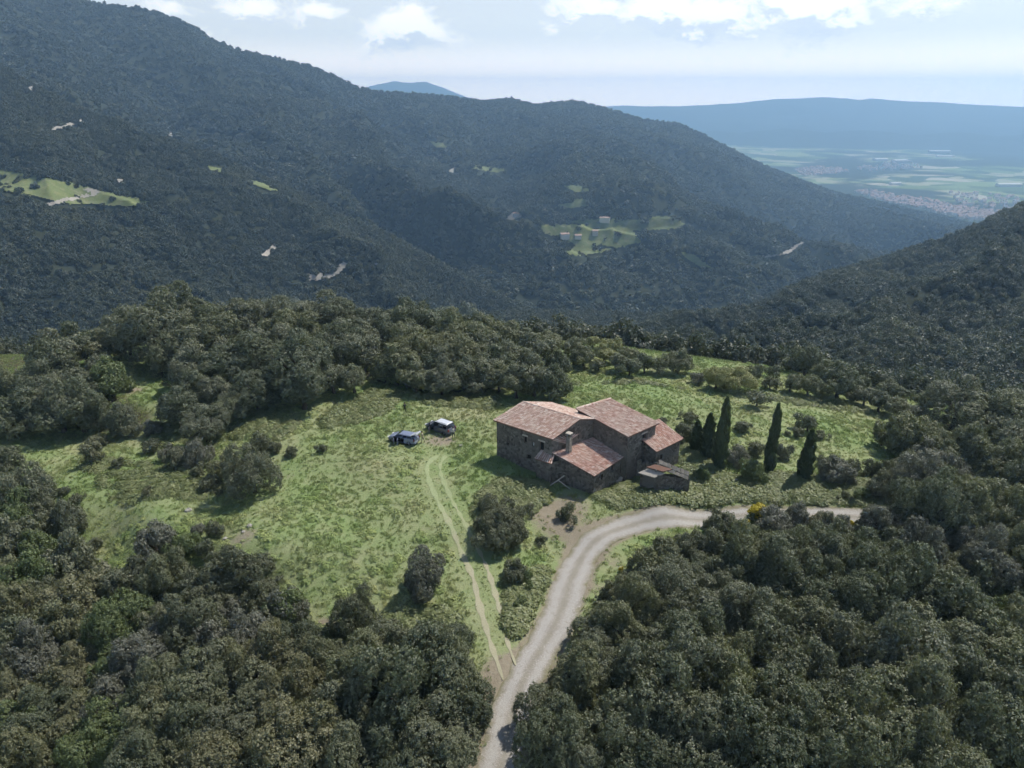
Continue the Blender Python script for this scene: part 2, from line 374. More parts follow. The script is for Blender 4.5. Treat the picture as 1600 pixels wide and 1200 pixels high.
def ground_base(x, y):
    x = np.asarray(x, float); y = np.asarray(y, float)
    num = 0; den = 0
    for cx, cy_, cz in CP:
        d2 = (x - cx) ** 2 + (y - cy_) ** 2
        wt = 1.0 / (d2 + 9.0) ** 2
        num = num + wt * cz; den = den + wt
    z = num / den
    z = z + (fbm(x / 9.0, y / 9.0, 2, 1) - .5) * .55
    lim = 137 - .36 * np.maximum(x - 15, 0) - .05 * np.maximum(-x - 40, 0)
    d = np.maximum(np.maximum(y - lim, x - 90), -108 - x)
    drop = .46 * (np.sqrt(d * d + 36) + d) / 2
    z = z - np.where(drop > 130, 130 + (drop - 130) * .1, drop)
    return z

def pixel_path(pts, n=24):
    """smooth world path through ground points seen at pixels"""
    P = []
    for u, v in pts:
        d = px_dir(u, v); tt = 40.0
        for _ in range(60):
            p = CAMP + d * tt; e = p[2] - float(ground_base(p[0], p[1])); tt += e / -d[2] * .7
            if abs(e) < .01: break
        P.append((CAMP + d * tt)[:2])
    P = np.array(P); out = []
    for i in range(len(P) - 1):
        p0, p1, p2, p3 = P[max(i - 1, 0)], P[i], P[i + 1], P[min(i + 2, len(P) - 1)]
        for s in np.linspace(0, 1, n, endpoint=False):
            out.append(.5 * ((2 * p1) + (-p0 + p2) * s + (2 * p0 - 5 * p1 + 4 * p2 - p3) * s * s + (-p0 + 3 * p1 - 3 * p2 + p3) * s ** 3))
    out.append(P[-1]); return np.array(out)
ROAD = pixel_path([(740, 1300), (785, 1190), (800, 1110), (830, 1040), (872, 965), (895, 900), (925, 850), (985, 821), (1070, 810), (1160, 805), (1270, 806), (1400, 810), (1500, 822), (1620, 850)])
RUT_L = pixel_path([(786, 1062), (765, 1000), (750, 950), (738, 900), (712, 840), (690, 795), (672, 755), (668, 728), (684, 712)])
RUT_R = pixel_path([(806, 1040), (792, 1000), (783, 960), (770, 915), (752, 868), (730, 825), (708, 785), (692, 750), (688, 728), (696, 712)])
def road_halfwidth(s): return 1.80 + .20 * math.sin(s * .31) + .12 * math.sin(s * 1.3) + .08 * math.sin(s * 3.1)
def dist_path(x, y, P, step=6):
    d = np.full(np.shape(x), 1e9)
    for q in P[::step]:
        d = np.minimum(d, (x - q[0]) ** 2 + (y - q[1]) ** 2)
    return np.sqrt(d)
def ground(x, y): return ground_base(x, y)
def hit_ground(u, v):
    d = px_dir(u, v); tt = 40.0
    for _ in range(80):
        p = CAMP + d * tt; e = p[2] - float(ground_base(p[0], p[1])); tt += e / -d[2] * .6
        if abs(e) < .01: break
    return CAMP + d * tt

xs = np.concatenate([np.linspace(-900, -140, 40)[:-1], np.arange(-140, 112, .55), np.linspace(112, 700, 36)])
ys = np.concatenate([np.linspace(-220, 16, 22)[:-1], np.arange(16, 150, .55), np.linspace(150, 620, 34)])
GX, GY = np.meshgrid(xs, ys)
GZ = ground_base(GX, GY)
DR = dist_path(GX, GY, ROAD, 3)
GZg = GZ - .22 * np.clip(1 - np.maximum(DR - 1.35, 0) / .5, 0, 1)
nx, ny = len(xs), len(ys)
idx = np.arange(nx * ny).reshape(ny, nx)
faces = np.stack([idx[:-1, :-1], idx[:-1, 1:], idx[1:, 1:], idx[1:, :-1]], -1).reshape(-1, 4)
me = mesh_np('ground', np.stack([GX, GY, GZg], -1).reshape(-1, 3), faces, True)
BARE = [(676, 688, 2.6, .6), (700, 688, 2.0, .5), (850, 800, 3.2, .75), (900, 790, 3.0, .6), (880, 830, 2.6, .6), (800, 1075, 2.6, 1.0), (785, 1045, 2.0, .7), (772, 1110, 2.4, 1.1), (780, 1140, 1.8, 1.0), (765, 1190, 1.6, 1.2), (735, 1180, 1.6, 1.0), (390, 832, 1.6, .55), (365, 850, 1.6, .45), (505, 990, 1.6, 1.0),
        (660, 830, 2.2, .45), (420, 870, 2.5, .4), (100, 825, 1.4, .9), (208, 610, 2.0, .9), (450, 745, 1.6, .5), (500, 985, 1.2, .8), (1010, 780, 2, .3), (960, 880, 1.6, .6), (940, 920, 1.6, .6), (560, 860, 2.5, .3), (1120, 668, 3, .3)]
BP = [(*hit_ground(u, v)[:2], r, a) for u, v, r, a in BARE]
def bare_at(x, y):
    b = 0
    for cx, cy_, r, a in BP: b = b + a * np.exp(-((x - cx) ** 2 + (y - cy_) ** 2) / (r * r))
    b = b + .75 * np.exp(-((dist_path(x, y, ROAD, 3) - 1.7) / .6) ** 2)
    return b
# woodland areas (dark litter on the ground, no meadow grass), as outlines on the land
WOODS_PX = [[(-300, 880), (60, 850), (200, 900), (360, 900), (440, 960), (540, 1010), (690, 990), (745, 1080), (715, 1260), (-300, 1260)],
            [(835, 1110), (905, 1000), (960, 930), (1010, 880), (1110, 845), (1420, 850), (1480, 780), (1700, 700), (1900, 1260), (820, 1260)],
            [(225, 520), (560, 500), (850, 540), (880, 600), (780, 615), (640, 612), (560, 590), (470, 625), (360, 640), (250, 600)],
            [(-300, 545), (200, 530), (180, 610), (240, 650), (200, 680), (60, 660), (-300, 660)],
            [(1390, 720), (1450, 650), (1700, 620), (1700, 820), (1420, 790)]]
GU, GV = project(np.stack([GX, GY, GZ], -1))
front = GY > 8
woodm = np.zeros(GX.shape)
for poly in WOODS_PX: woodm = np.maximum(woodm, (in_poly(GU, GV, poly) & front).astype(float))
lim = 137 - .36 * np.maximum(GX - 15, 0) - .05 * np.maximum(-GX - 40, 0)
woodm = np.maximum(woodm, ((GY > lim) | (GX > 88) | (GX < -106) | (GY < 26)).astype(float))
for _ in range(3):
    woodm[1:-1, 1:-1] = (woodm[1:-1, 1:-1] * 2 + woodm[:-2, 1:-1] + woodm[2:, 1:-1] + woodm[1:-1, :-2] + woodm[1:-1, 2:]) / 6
for nm, arr in (('bare', bare_at(GX, GY)), ('wood', woodm)):
    a = me.attributes.new(nm, 'FLOAT', 'POINT'); a.data.foreach_set('value', arr.astype(np.float32).ravel())
obj('ground', me, M['meadow'], kind='structure')

def strip(name, P, half, matl, lift, kind='structure', nacross=9, crown=.0, **attrs):
    V = []; ac = []; al = []
    s = 0.0
    for i, p in enumerate(P):
        tng = P[min(i + 1, len(P) - 1)] - P[max(i - 1, 0)]; tng = tng / (np.linalg.norm(tng) + 1e-9); nrm = np.array([tng[1], -tng[0]])
        if i: s += np.linalg.norm(p - P[i - 1])
        hw = half(s) if callable(half) else half
        for k in range(nacross):
            q = -1 + 2 * k / (nacross - 1); xy = p + nrm * (q * hw)
            V.append([xy[0], xy[1], float(ground_base(xy[0], xy[1])) + lift + crown * (1 - q * q)]); ac.append(q); al.append(1 - i / (len(P) - 1))
    n = len(P); I = np.arange(n * nacross).reshape(n, nacross)
    f = np.stack([I[:-1, :-1], I[:-1, 1:], I[1:, 1:], I[1:, :-1]], -1).reshape(-1, 4)
    me = mesh_np(name, V, f, True)
    for nm, arr in (('across', ac), ('along', al)):
        a = me.attributes.new(nm, 'FLOAT', 'POINT'); a.data.foreach_set('value', np.array(arr, np.float32))
    return obj(name, me, matl, kind=kind)
strip('gravel_road', ROAD, road_halfwidth, M['road'], -.06, crown=.05)
RUTS = [strip('wheel_track', RUT_L, lambda s: (.27 + .06 * math.sin(s * .9) + .08 * math.sin(s * 2.3)) * min(1, s / 6 + .25, max(.05, (46 - s) / 8)), M['rut'], .03, nacross=4),
        strip('wheel_track', RUT_R, lambda s: (.21 + .06 * math.sin(s * .7 + 1) + .08 * math.sin(s * 2.9)) * min(1, s / 6 + .25, max(.05, (46 - s) / 8)), M['rut'], .03, nacross=4)]

# ------------------------------------------------------------------ hills
def sheet(name, cols, nu, nv, amp, wl, matl, back=(350, -110), ridge_keep=.25, k=0, skew=(.6, .8), detail=.25):
    """cols: {u: [(v, r) from foot to ridge]} - bearings and distances of a slope, turned into world heights, with gullies added"""
    us = sorted(cols); nr = len(cols[us[0]])
    az_c = []; rows_r = []; rows_z = []
    for u in us:
        a = []; rr = []; zz = []
        for v, r in cols[u]:
            p = at_r(u, v, r); a.append(math.atan2(p[0], p[1])); rr.append(r); zz.append(p[2])
        az_c.append(a); rows_r.append(rr); rows_z.append(zz)
    az_c = np.array(az_c); rows_r = np.array(rows_r); rows_z = np.array(rows_z)
    s = np.linspace(0, 1, nu); su = (np.array(us) - us[0]) / (us[-1] - us[0])
    A = np.stack([np.interp(s, su, az_c[:, j]) for j in range(nr)], 1)
    RR = np.stack([np.interp(s, su, rows_r[:, j]) for j in range(nr)], 1)
    ZZ = np.stack([np.interp(s, su, rows_z[:, j]) for j in range(nr)], 1)
    ker = np.array([1, 2, 3, 2, 1.]) / 9
    for arr in (RR, ZZ):
        for j in range(nr):
            arr[:, j] = np.convolve(np.pad(arr[:, j], 2, mode='edge'), ker, 'valid')
    tt = np.linspace(0, 1, nv); tr = np.linspace(0, 1, nr)
    az_g = np.stack([np.interp(tt, tr, A[i]) for i in range(nu)]); r_g = np.stack([np.interp(tt, tr, RR[i]) for i in range(nu)]); z_g = np.stack([np.interp(tt, tr, ZZ[i]) for i in range(nu)])
    kv = np.ones(9) / 9
    for i in range(nu):                                   # soften the breaks of slope between the rows
        for arr in (z_g, r_g):
            sm = np.convolve(np.pad(arr[i], 4, mode='reflect', reflect_type='odd'), kv, 'valid'); arr[i] = sm
    X = r_g * np.sin(az_g); Y = r_g * np.cos(az_g)
    # gullies run down the slope: stretch the noise along 'skew'
    p = (X * skew[0] + Y * skew[1]) / (wl * 2.6); q = (X * skew[1] - Y * skew[0]) / wl
    wob = fbm(X / (wl * 1.5), Y / (wl * 1.5), 3, k + 2) * 1.4
    ridged = 1 - np.abs(2 * fbm(q + wob, p + 3.1 + wob * .4, 3, k) - 1) * 2
    small = fbm(X / (wl * .33), Y / (wl * .33), 4, k + 1) - .5
    fade = np.minimum(1, np.minimum((1 - tt) * 2.2 + ridge_keep, tt * 6 + .1))[None, :]
    Z = z_g + fade * amp * (ridged - .35) + fade * amp * detail * 2 * small
    n_back = 8
    Xb = [X]; Yb = [Y]; Zb = [Z]
    for j in range(1, n_back + 1):
        f = j / n_back; rb = r_g[:, -1] + back[0] * f
        Xb.append((rb * np.sin(az_g[:, -1]))[:, None]); Yb.append((rb * np.cos(az_g[:, -1]))[:, None]); Zb.append((Z[:, -1] + back[1] * f ** 1.3 - 3 * f)[:, None])
    X = np.concatenate(Xb, 1); Y = np.concatenate(Yb, 1); Z = np.concatenate(Zb, 1)
    nvb = X.shape[1]
    V = np.stack([X, Y, Z], -1).reshape(-1, 3); I = np.arange(nu * nvb).reshape(nu, nvb)
    f = np.stack([I[:-1, :-1], I[1:, :-1], I[1:, 1:], I[:-1, 1:]], -1).reshape(-1, 4)
    o = obj(name, mesh_np(name, V, f, True), matl, kind='structure')
    return o, V, f
LEFT = {-250: [(560, 520), (430, 640), (250, 820), (60, 1050)], 0: [(560, 520), (440, 630), (270, 820), (105, 1020)], 100: [(560, 530), (445, 635), (290, 810), (168, 980)], 170: [(560, 540), (450, 640), (315, 800), (196, 960)],
        260: [(560, 550), (460, 640), (340, 780), (216, 940)], 400: [(560, 560), (470, 650), (370, 770), (276, 910)], 520: [(560, 570), (480, 660), (405, 760), (330, 870)],
        620: [(565, 580), (495, 660), (430, 745), (372, 835)], 700: [(570, 590), (510, 660), (460, 730), (420, 800)], 820: [(575, 600), (535, 660), (510, 700), (488, 740)], 900: [(580, 620), (550, 660), (535, 690), (518, 715)]}
MAIN = {-130: [(400, 900), (165, 1350), (-45, 1750)], 0: [(400, 900), (180, 1350), (-20, 1800)], 130: [(400, 900), (190, 1350), (2, 1850)], 240: [(410, 900), (195, 1380), (18, 1900)], 300: [(420, 900), (200, 1400), (40, 1950)],
        340: [(420, 890), (215, 1400), (66, 1950)], 380: [(430, 880), (230, 1400), (83, 1950)], 450: [(440, 880), (240, 1400), (95, 2000)], 500: [(445, 870), (255, 1400), (108, 2020)], 560: [(450, 860), (270, 1400), (138, 2050)], 600: [(465, 850), (280, 1380), (145, 2080)],
        700: [(495, 820), (305, 1330), (151, 2150)], 760: [(510, 800), (320, 1300), (160, 2200)], 800: [(520, 795), (325, 1290), (156, 2230)], 835: [(525, 790), (330, 1270), (166, 2250)], 895: [(540, 780), (340, 1250), (159, 2300)],
        940: [(540, 790), (345, 1250), (169, 2280)], 1000: [(540, 800), (350, 1250), (186, 2250)], 1060: [(540, 820), (360, 1300), (194, 2250)], 1130: [(530, 850), (370, 1350), (227, 2250)], 1200: [(520, 900), (385, 1400), (264, 2300)],
        1300: [(510, 1000), (400, 1500), (302, 2350)], 1400: [(500, 1100), (405, 1700), (324, 2400)], 1480: [(490, 1200), (410, 1800), (340, 2500)], 1560: [(480, 1300), (420, 1900), (366, 2550)], 1750: [(480, 1300), (440, 1900), (430, 2600)]}
RIGHT = {930: [(600, 300), (578, 420), (560, 560), (549, 640)], 1010: [(610, 280), (570, 420), (545, 560), (533, 640)], 1100: [(620, 260), (570, 400), (530, 540), (509, 640)], 1200: [(640, 250), (570, 380), (510, 520), (479, 640)],
         1300: [(650, 240), (565, 370), (485, 510), (443, 640)], 1400: [(660, 230), (560, 350), (465, 500), (407, 640)], 1500: [(680, 220), (555, 340), (440, 490), (371, 640)], 1600: [(690, 220), (545, 330), (410, 480), (328, 650)],
         1750: [(690, 220), (530, 330), (370, 480), (262, 660)], 1850: [(690, 220), (520, 330), (345, 480), (226, 670)]}
hillL = sheet('wooded_spur', LEFT, 260, 120, 42, 140, M['hill'], back=(300, -90), k=0, skew=(.75, -.66))
hillM = sheet('mountain', MAIN, 380, 170, 102, 260, M['hill'], back=(500, -160), ridge_keep=.03, k=1, skew=(.55, -.83))
hillR = sheet('wooded_slope', RIGHT, 240, 120, 34, 120, M['hill'], back=(300, -80), k=2, skew=(.8, .6))

PLAIN_Z = -300.0
aa = np.linspace(R(-75), R(75), 90); rr = np.concatenate([np.linspace(700, 8700, 60)])
AA, RRg = np.meshgrid(aa, rr); V = np.stack([RRg * np.sin(AA), RRg * np.cos(AA), np.full(AA.shape, PLAIN_Z)], -1).reshape(-1, 3)
V[:, 2] += (fbm(V[:, 0] / 900, V[:, 1] / 900, 3, 1) - .5) * 22
I = np.arange(len(V)).reshape(len(rr), len(aa)); f = np.stack([I[:-1, :-1], I[1:, :-1], I[1:, 1:], I[:-1, 1:]], -1).reshape(-1, 4)
obj('plain', mesh_np('plain', V, f[:, ::-1].copy(), True), M['plain'], kind='structure')
def far_range(name, sky_px, r0, r1, back, k, amp):
    us = np.linspace(sky_px[0][0], sky_px[-1][0], 260); vs = np.interp(us, [p[0] for p in sky_px], [p[1] for p in sky_px]); vs = np.convolve(np.pad(vs, 1, mode='edge'), np.ones(3) / 3, 'valid') + 1.6 * (fbm(us / 23, us * 0, 3, 1) - .5)
    X = []; nt = 30
    for u, v in zip(us, vs):
        top = at_r(u, v, r1); a = math.atan2(top[0], top[1])
        for j in range(nt):
            tt = j / (nt - 8) if j < nt - 7 else 1 + (j - (nt - 8)) / 7
            r = r0 + (r1 - r0) * tt if tt <= 1 else r1 + back * (tt - 1)
            z = PLAIN_Z - 15 + (top[2] - PLAIN_Z + 15) * (tt ** 1.25 if tt <= 1 else max(0, 1 - (tt - 1)))
            X.append((r * math.sin(a), r * math.cos(a), z))
    V = np.array(X); n = fbm(V[:, 0] / 1500, V[:, 1] / 1500, 5, k) - .5
    V[:, 2] += n * amp * np.tile(np.array([min(1, 3 * j / nt) * (1 if j < nt - 12 else .25) for j in range(nt)]), len(us))
    I = np.arange(len(V)).reshape(len(us), nt); f = np.stack([I[:-1, :-1], I[1:, :-1], I[1:, 1:], I[:-1, 1:]], -1).reshape(-1, 4)
    return obj(name, mesh_np(name, V, f, True), M['farhill'], kind='structure')
far_range('far_hills', [(820, 176), (930, 167), (980, 164), (1040, 165), (1090, 164), (1130, 162), (1160, 160), (1205, 153), (1240, 151), (1285, 149), (1325, 152), (1345, 156), (1360, 153), (1385, 157), (1450, 161), (1520, 165), (1600, 169), (1700, 172), (1900, 176)], 6700, 8000, 650, 1, 260)
far_range('low_hills', [(960, 216), (1060, 210), (1110, 204), (1160, 207), (1230, 200), (1290, 206), (1350, 203), (1430, 211), (1500, 206), (1560, 212), (1640, 207), (1760, 214)], 6000, 6500, 400, 3, 60)
far_range('far_peak', [(440, 178), (560, 140), (590, 131), (615, 126), (640, 129), (665, 127), (690, 136), (730, 152), (800, 172)], 7200, 7900, 700, 2, 40)

# clearings, fields and pale road cuts on the hills, found on the land by looking along their bearings
def bvh(sh): return BVHTree.FromPolygons([tuple(map(float, v)) for v in sh[1]], [tuple(map(int, q)) for q in sh[2]])
BV = {'L': bvh(hillL), 'M': bvh(hillM), 'R': bvh(hillR)}
def land(u, v, which=None):
    d = px_dir(u, v); best = None
    for k, b in BV.items():
        if which and k != which: continue
        h = b.ray_cast(Vector(CAMP), Vector(d).normalized())
        if h[0] is not None and (best is None or h[3] < best[1]): best = (h[0], h[3])
    return best[0] if best else None
CLEAR = []
def patch(name, poly, matl, lift=1.8, step=None, grow=2.0):
    us_ = [p[0] for p in poly]; vs_ = [p[1] for p in poly]; step = step or max(.8, min(3.0, (max(us_) - min(us_)) / 26))
    mb = MB(); cache = {}
    U = np.arange(min(us_) - step, max(us_) + 2 * step, step); W = np.arange(min(vs_) - step / 2, max(vs_) + step, step / 2)
    idx = {}
    for i in range(len(U) - 1):
        for j in range(len(W) - 1):
            jj = rng.normal(0, 1.0, 2) * step * .4
            if not in_poly(np.array([(U[i] + U[i + 1]) / 2 + jj[0]]), np.array([(W[j] + W[j + 1]) / 2 + jj[1] * .6]), poly)[0]: continue
            ids = []
            for (a, b) in ((i, j + 1), (i + 1, j + 1), (i + 1, j), (i, j)):
                if (a, b) not in idx:
                    p = land(U[a], W[b])
                    if p is None: ids = None; break
                    idx[(a, b)] = len(mb.v); mb.v.append((p.x, p.y, p.z + lift))
                ids.append(idx[(a, b)])
            if ids and len(set(ids)) == 4:
                P = [Vector(mb.v[q]) for q in ids]
                if max((P[q] - P[(q + 1) % 4]).length for q in range(4)) < 140: mb.f.append(tuple(ids))
    if not mb.f: return None
    CLEAR.append((poly, grow)); return mb.build(name, matl, smooth=True, kind='structure')
FIELDS = [[(845, 353), (880, 350), (905, 345), (950, 343), (985, 346), (1030, 339), (1055, 342), (1070, 352), (1050, 360), (990, 362), (1002, 380), (965, 389), (935, 384), (915, 398), (880, 400), (900, 384), (878, 372), (850, 366)], [(-20, 262), (40, 272), (100, 286), (150, 300), (235, 317), (218, 326), (150, 322), (100, 322), (60, 310), (-20, 296)],
          [(848, 357), (888, 354), (900, 364), (880, 370), (860, 366)], [(905, 352), (940, 346), (985, 352), (960, 362), (915, 362)], [(968, 354), (1000, 348), (1030, 342), (1050, 344), (1068, 353), (1050, 357), (990, 360)],
          [(870, 322), (895, 318), (900, 312), (920, 314), (920, 324), (890, 327)], [(955, 378), (985, 373), (998, 380), (970, 386), (952, 384)], [(890, 398), (930, 392), (955, 390), (940, 397), (900, 402)], [(1064, 396), (1085, 400), (1112, 420), (1095, 420), (1070, 404)],
          [(735, 258), (770, 262), (792, 268), (775, 271), (740, 265)], [(672, 222), (692, 224), (698, 232), (682, 232)], [(325, 262), (350, 266), (345, 271), (328, 269)], [(388, 283), (412, 288), (440, 300), (420, 300), (396, 290)], [(887, 374), (930, 372), (945, 380), (900, 384)], [(880, 292), (905, 290), (925, 300), (900, 302)]]
for q in FIELDS: patch('hill_field', q, M['field'])
CUTS = [[(74, 322), (100, 314), (148, 306), (132, 300), (140, 297), (158, 302), (150, 310), (104, 318), (80, 326)], [(406, 402), (428, 384), (434, 390), (418, 404)], [(483, 432), (500, 430), (520, 428), (536, 412), (545, 416), (528, 432), (505, 441), (484, 441)],
        [(78, 203), (128, 190), (132, 195), (82, 207)], [(45, 140), (52, 137), (50, 145)], [(598, 300), (606, 299), (604, 307)], [(322, 202), (338, 199), (336, 204)], [(790, 345), (800, 334), (814, 336), (815, 341), (800, 346)], [(1182, 404), (1225, 396), (1254, 378), (1258, 380), (1230, 399), (1186, 407)],
        [(1334, 486), (1346, 482), (1342, 494)], [(182, 282), (194, 284), (188, 291)], [(270, 218), (262, 212), (268, 206), (274, 214)], [(448, 304), (458, 306), (456, 310)], [(700, 268), (712, 262), (708, 272)], [(582, 415), (592, 414), (590, 418)]]
for q in CUTS: patch('pale_track_cut', q, M['cut'], lift=2.2, grow=3.0)

# ------------------------------------------------------------------ foliage
def leaf_cloud(P, N, size, rnd, elong=1.5, wild=.55):
    """one rhombic leaf (or leaf cluster) per point"""
    n = len(P)
    nn = N + rnd.normal(0, wild, (n, 3)); nn /= np.linalg.norm(nn, axis=1, keepdims=True) + 1e-9
    up = rnd.normal(0, 1, (n, 3)); a = np.cross(nn, up); a /= np.linalg.norm(a, axis=1, keepdims=True) + 1e-9; b = np.cross(nn, a)
    s = (size * (.65 + .7 * rnd.random(n)))[:, None]
    V = np.stack([P - a * s * elong * .5, P + b * s * .5, P + a * s * elong * .5 + nn * s * .12, P - b * s * .5], 1).reshape(-1, 3)
    return V, np.arange(4 * n).reshape(n, 4)
def crown_mesh(name, seed, nleaf, leaf, lobes=16, flat=.82, sub=6, irregular=.25, matl=None, tuft=1):
    """an oak crown of unit radius: lobes on an uneven dome, each lobe a head of smaller puffs, leaves over the puffs"""
    rnd = np.random.default_rng(seed)
    L = []
    for i in range(lobes):
        q = (i + .5) / lobes; ph = i * 2.39996 + rnd.normal(0, .25); cz = 1 - 1.55 * q; cz = np.clip(cz + rnd.normal(0, .08), -.62, 1)
        sr = math.sqrt(max(0, 1 - cz * cz)); rad = .62 * (1 + rnd.normal(0, irregular * .55))
        L.append([sr * math.cos(ph) * rad, sr * math.sin(ph) * rad, cz * rad * flat, .22 + .24 * rnd.random()])
    L.append([0, 0, 0, .50]); L = np.array(L)
    S = []
    for l in L[:-1]:
        for k in range(sub):
            d = rnd.normal(0, 1, 3); d[2] += .25; d += l[:3] * 1.2; d /= np.linalg.norm(d)
            S.append([*(l[:3] + d * l[3] * .68), l[3] * (.32 + .26 * rnd.random())])
    S = np.array(S + L.tolist())
    wgt = S[:, 3] ** 2; wgt[-len(L):] *= .55; wgt /= wgt.sum()
    P = []; N = []; cnt = 0
    while cnt < nleaf:
        k = rnd.choice(len(S), size=nleaf, p=wgt); d = rnd.normal(0, 1, (nleaf, 3)); d /= np.linalg.norm(d, axis=1, keepdims=True)
        rr_ = S[k, 3] * (.86 + .2 * rnd.random(nleaf)); p = S[k, :3] + d * rr_[:, None]
        deep = np.zeros(nleaf, bool)
        for l in L: deep |= np.linalg.norm(p - l[:3], axis=1) < l[3] * .80
        for s in S[:-len(L)]: deep |= np.linalg.norm(p - s[:3], axis=1) < s[3] * .74
        keep = ~deep | (rnd.random(nleaf) < .08)
        P.append(p[keep]); N.append(d[keep]); cnt += keep.sum()
    P = np.concatenate(P)[:nleaf]; N = np.concatenate(N)[:nleaf]
    if tuft > 1:                                          # leaves sit in sprays at the twig ends, some sprays standing proud of the rest
        nt_ = nleaf // tuft; k = rnd.choice(nleaf, nt_, replace=False); off = np.abs(rnd.normal(0, .035, nt_)) + (rnd.random(nt_) < .12) * rnd.random(nt_) * .09
        C_ = P[k] + N[k] * off[:, None]; r_ = np.repeat(np.arange(nt_), tuft); nleaf = len(r_)
        dd = rnd.normal(0, 1, (nleaf, 3)) * (leaf * .85); N = N[k][r_] + dd / leaf * .45; P = C_[r_] + dd
    P[:, 2] = np.where(P[:, 2] < -.55, -.55 + (P[:, 2] + .55) * .3, P[:, 2])
    V, f = leaf_cloud(P, N, np.full(nleaf, leaf), rnd)
    me = mesh_np(name, V, f)
    if matl: me.materials.append(matl)
    return me
def trunk_mesh(name, seed, h=1.0):
    rnd = random.Random(seed); mb = MB()
    b = (rnd.uniform(-.08, .08), rnd.uniform(-.08, .08))
    mb.tube([(0, 0, -.12), (0, 0, .05), (b[0] * .5, b[1] * .5, .35), (b[0], b[1], .7), (b[0] * 1.5, b[1] * 1.5, 1.15)], [.15, .12, .095, .08, .035])
    for k in range(5):
        q = k * 1.3 + rnd.random(); z0 = .45 + .1 * k; rr_ = .55 + .25 * rnd.random()
        mb.tube([(b[0], b[1], z0), (b[0] + math.cos(q) * rr_ * .5, b[1] + math.sin(q) * rr_ * .5, z0 + .28), (b[0] + math.cos(q) * rr_, b[1] + math.sin(q) * rr_, z0 + .62)], [.055, .04, .012], 5)
    me = mb.mesh(name, True); me.materials.append(M['bark']); return me
TRUNKS = [trunk_mesh('oak_trunk', s) for s in range(4)]
CROWN_BIG = [crown_mesh('oak_crown', 100 + s, 34000, .034, lobes=15 + s % 4 * 4, flat=.74 + .07 * (s % 3), sub=5 + s % 3, irregular=.65, tuft=14) for s in range(7)]
CROWN_MID = [crown_mesh('oak_crown', 200 + s, 12000, .056, lobes=12 + s % 3 * 2, flat=.78 + .06 * (s % 3), sub=6, irregular=.6, tuft=10) for s in range(7)]
CROWN_SMALL = [crown_mesh('shrub_crown', 300 + s, 3600, .088, lobes=9 + s % 3, flat=.85, sub=5, irregular=.7, tuft=7) for s in range(6)]

def gn_scatter(name, P, rot, scale, idxs, protos, matl=None, kind='stuff', label=None, category=None):
    """ONE object of stuff: copies of a few small meshes on points"""
    coll = bpy.data.collections.new(name + '_pieces')
    for k, pm in enumerate(protos):
        o = bpy.data.objects.new('%s_piece_%02d' % (name, k), pm); coll.objects.link(o)
    me = bpy.data.meshes.new(name); me.vertices.add(len(P)); me.vertices.foreach_set('co', np.asarray(P, np.float32).ravel())
    a = me.attributes.new('rot', 'FLOAT_VECTOR', 'POINT'); a.data.foreach_set('vector', np.asarray(rot, np.float32).ravel())
    a = me.attributes.new('scl', 'FLOAT_VECTOR', 'POINT'); a.data.foreach_set('vector', np.asarray(scale, np.float32).ravel())
    a = me.attributes.new('pick', 'INT', 'POINT'); a.data.foreach_set('value', np.asarray(idxs, np.int32))
    o = obj(name, me, None, kind=kind)
    if label: o['label'] = label
    if category: o['category'] = category
    ng = bpy.data.node_groups.new(name + '_scatter', 'GeometryNodeTree')
    ng.interface.new_socket('Geometry', in_out='INPUT', socket_type='NodeSocketGeometry'); ng.interface.new_socket('Geometry', in_out='OUTPUT', socket_type='NodeSocketGeometry')
    gi = ng.nodes.new('NodeGroupInput'); go = ng.nodes.new('NodeGroupOutput'); ip = ng.nodes.new('GeometryNodeInstanceOnPoints'); ci = ng.nodes.new('GeometryNodeCollectionInfo')
    ci.inputs['Collection'].default_value = coll; ci.inputs['Separate Children'].default_value = True; ci.inputs['Reset Children'].default_value = True
    def na(nm, typ):
        n = ng.nodes.new('GeometryNodeInputNamedAttribute'); n.data_type = typ; n.inputs['Name'].default_value = nm; return n.outputs['Attribute']
    e2r = ng.nodes.new('FunctionNodeEulerToRotation')
    L = ng.links.new
    L(gi.outputs[0], ip.inputs['Points']); L(ci.outputs[0], ip.inputs['Instance']); ip.inputs['Pick Instance'].default_value = True
    L(na('pick', 'INT'), ip.inputs['Instance Index']); L(na('rot', 'FLOAT_VECTOR'), e2r.inputs[0]); L(e2r.outputs[0], ip.inputs['Rotation']); L(na('scl', 'FLOAT_VECTOR'), ip.inputs['Scale'])
    L(ip.outputs[0], go.inputs[0])
    md = o.modifiers.new('scatter', 'NODES'); md.node_group = ng
    return o

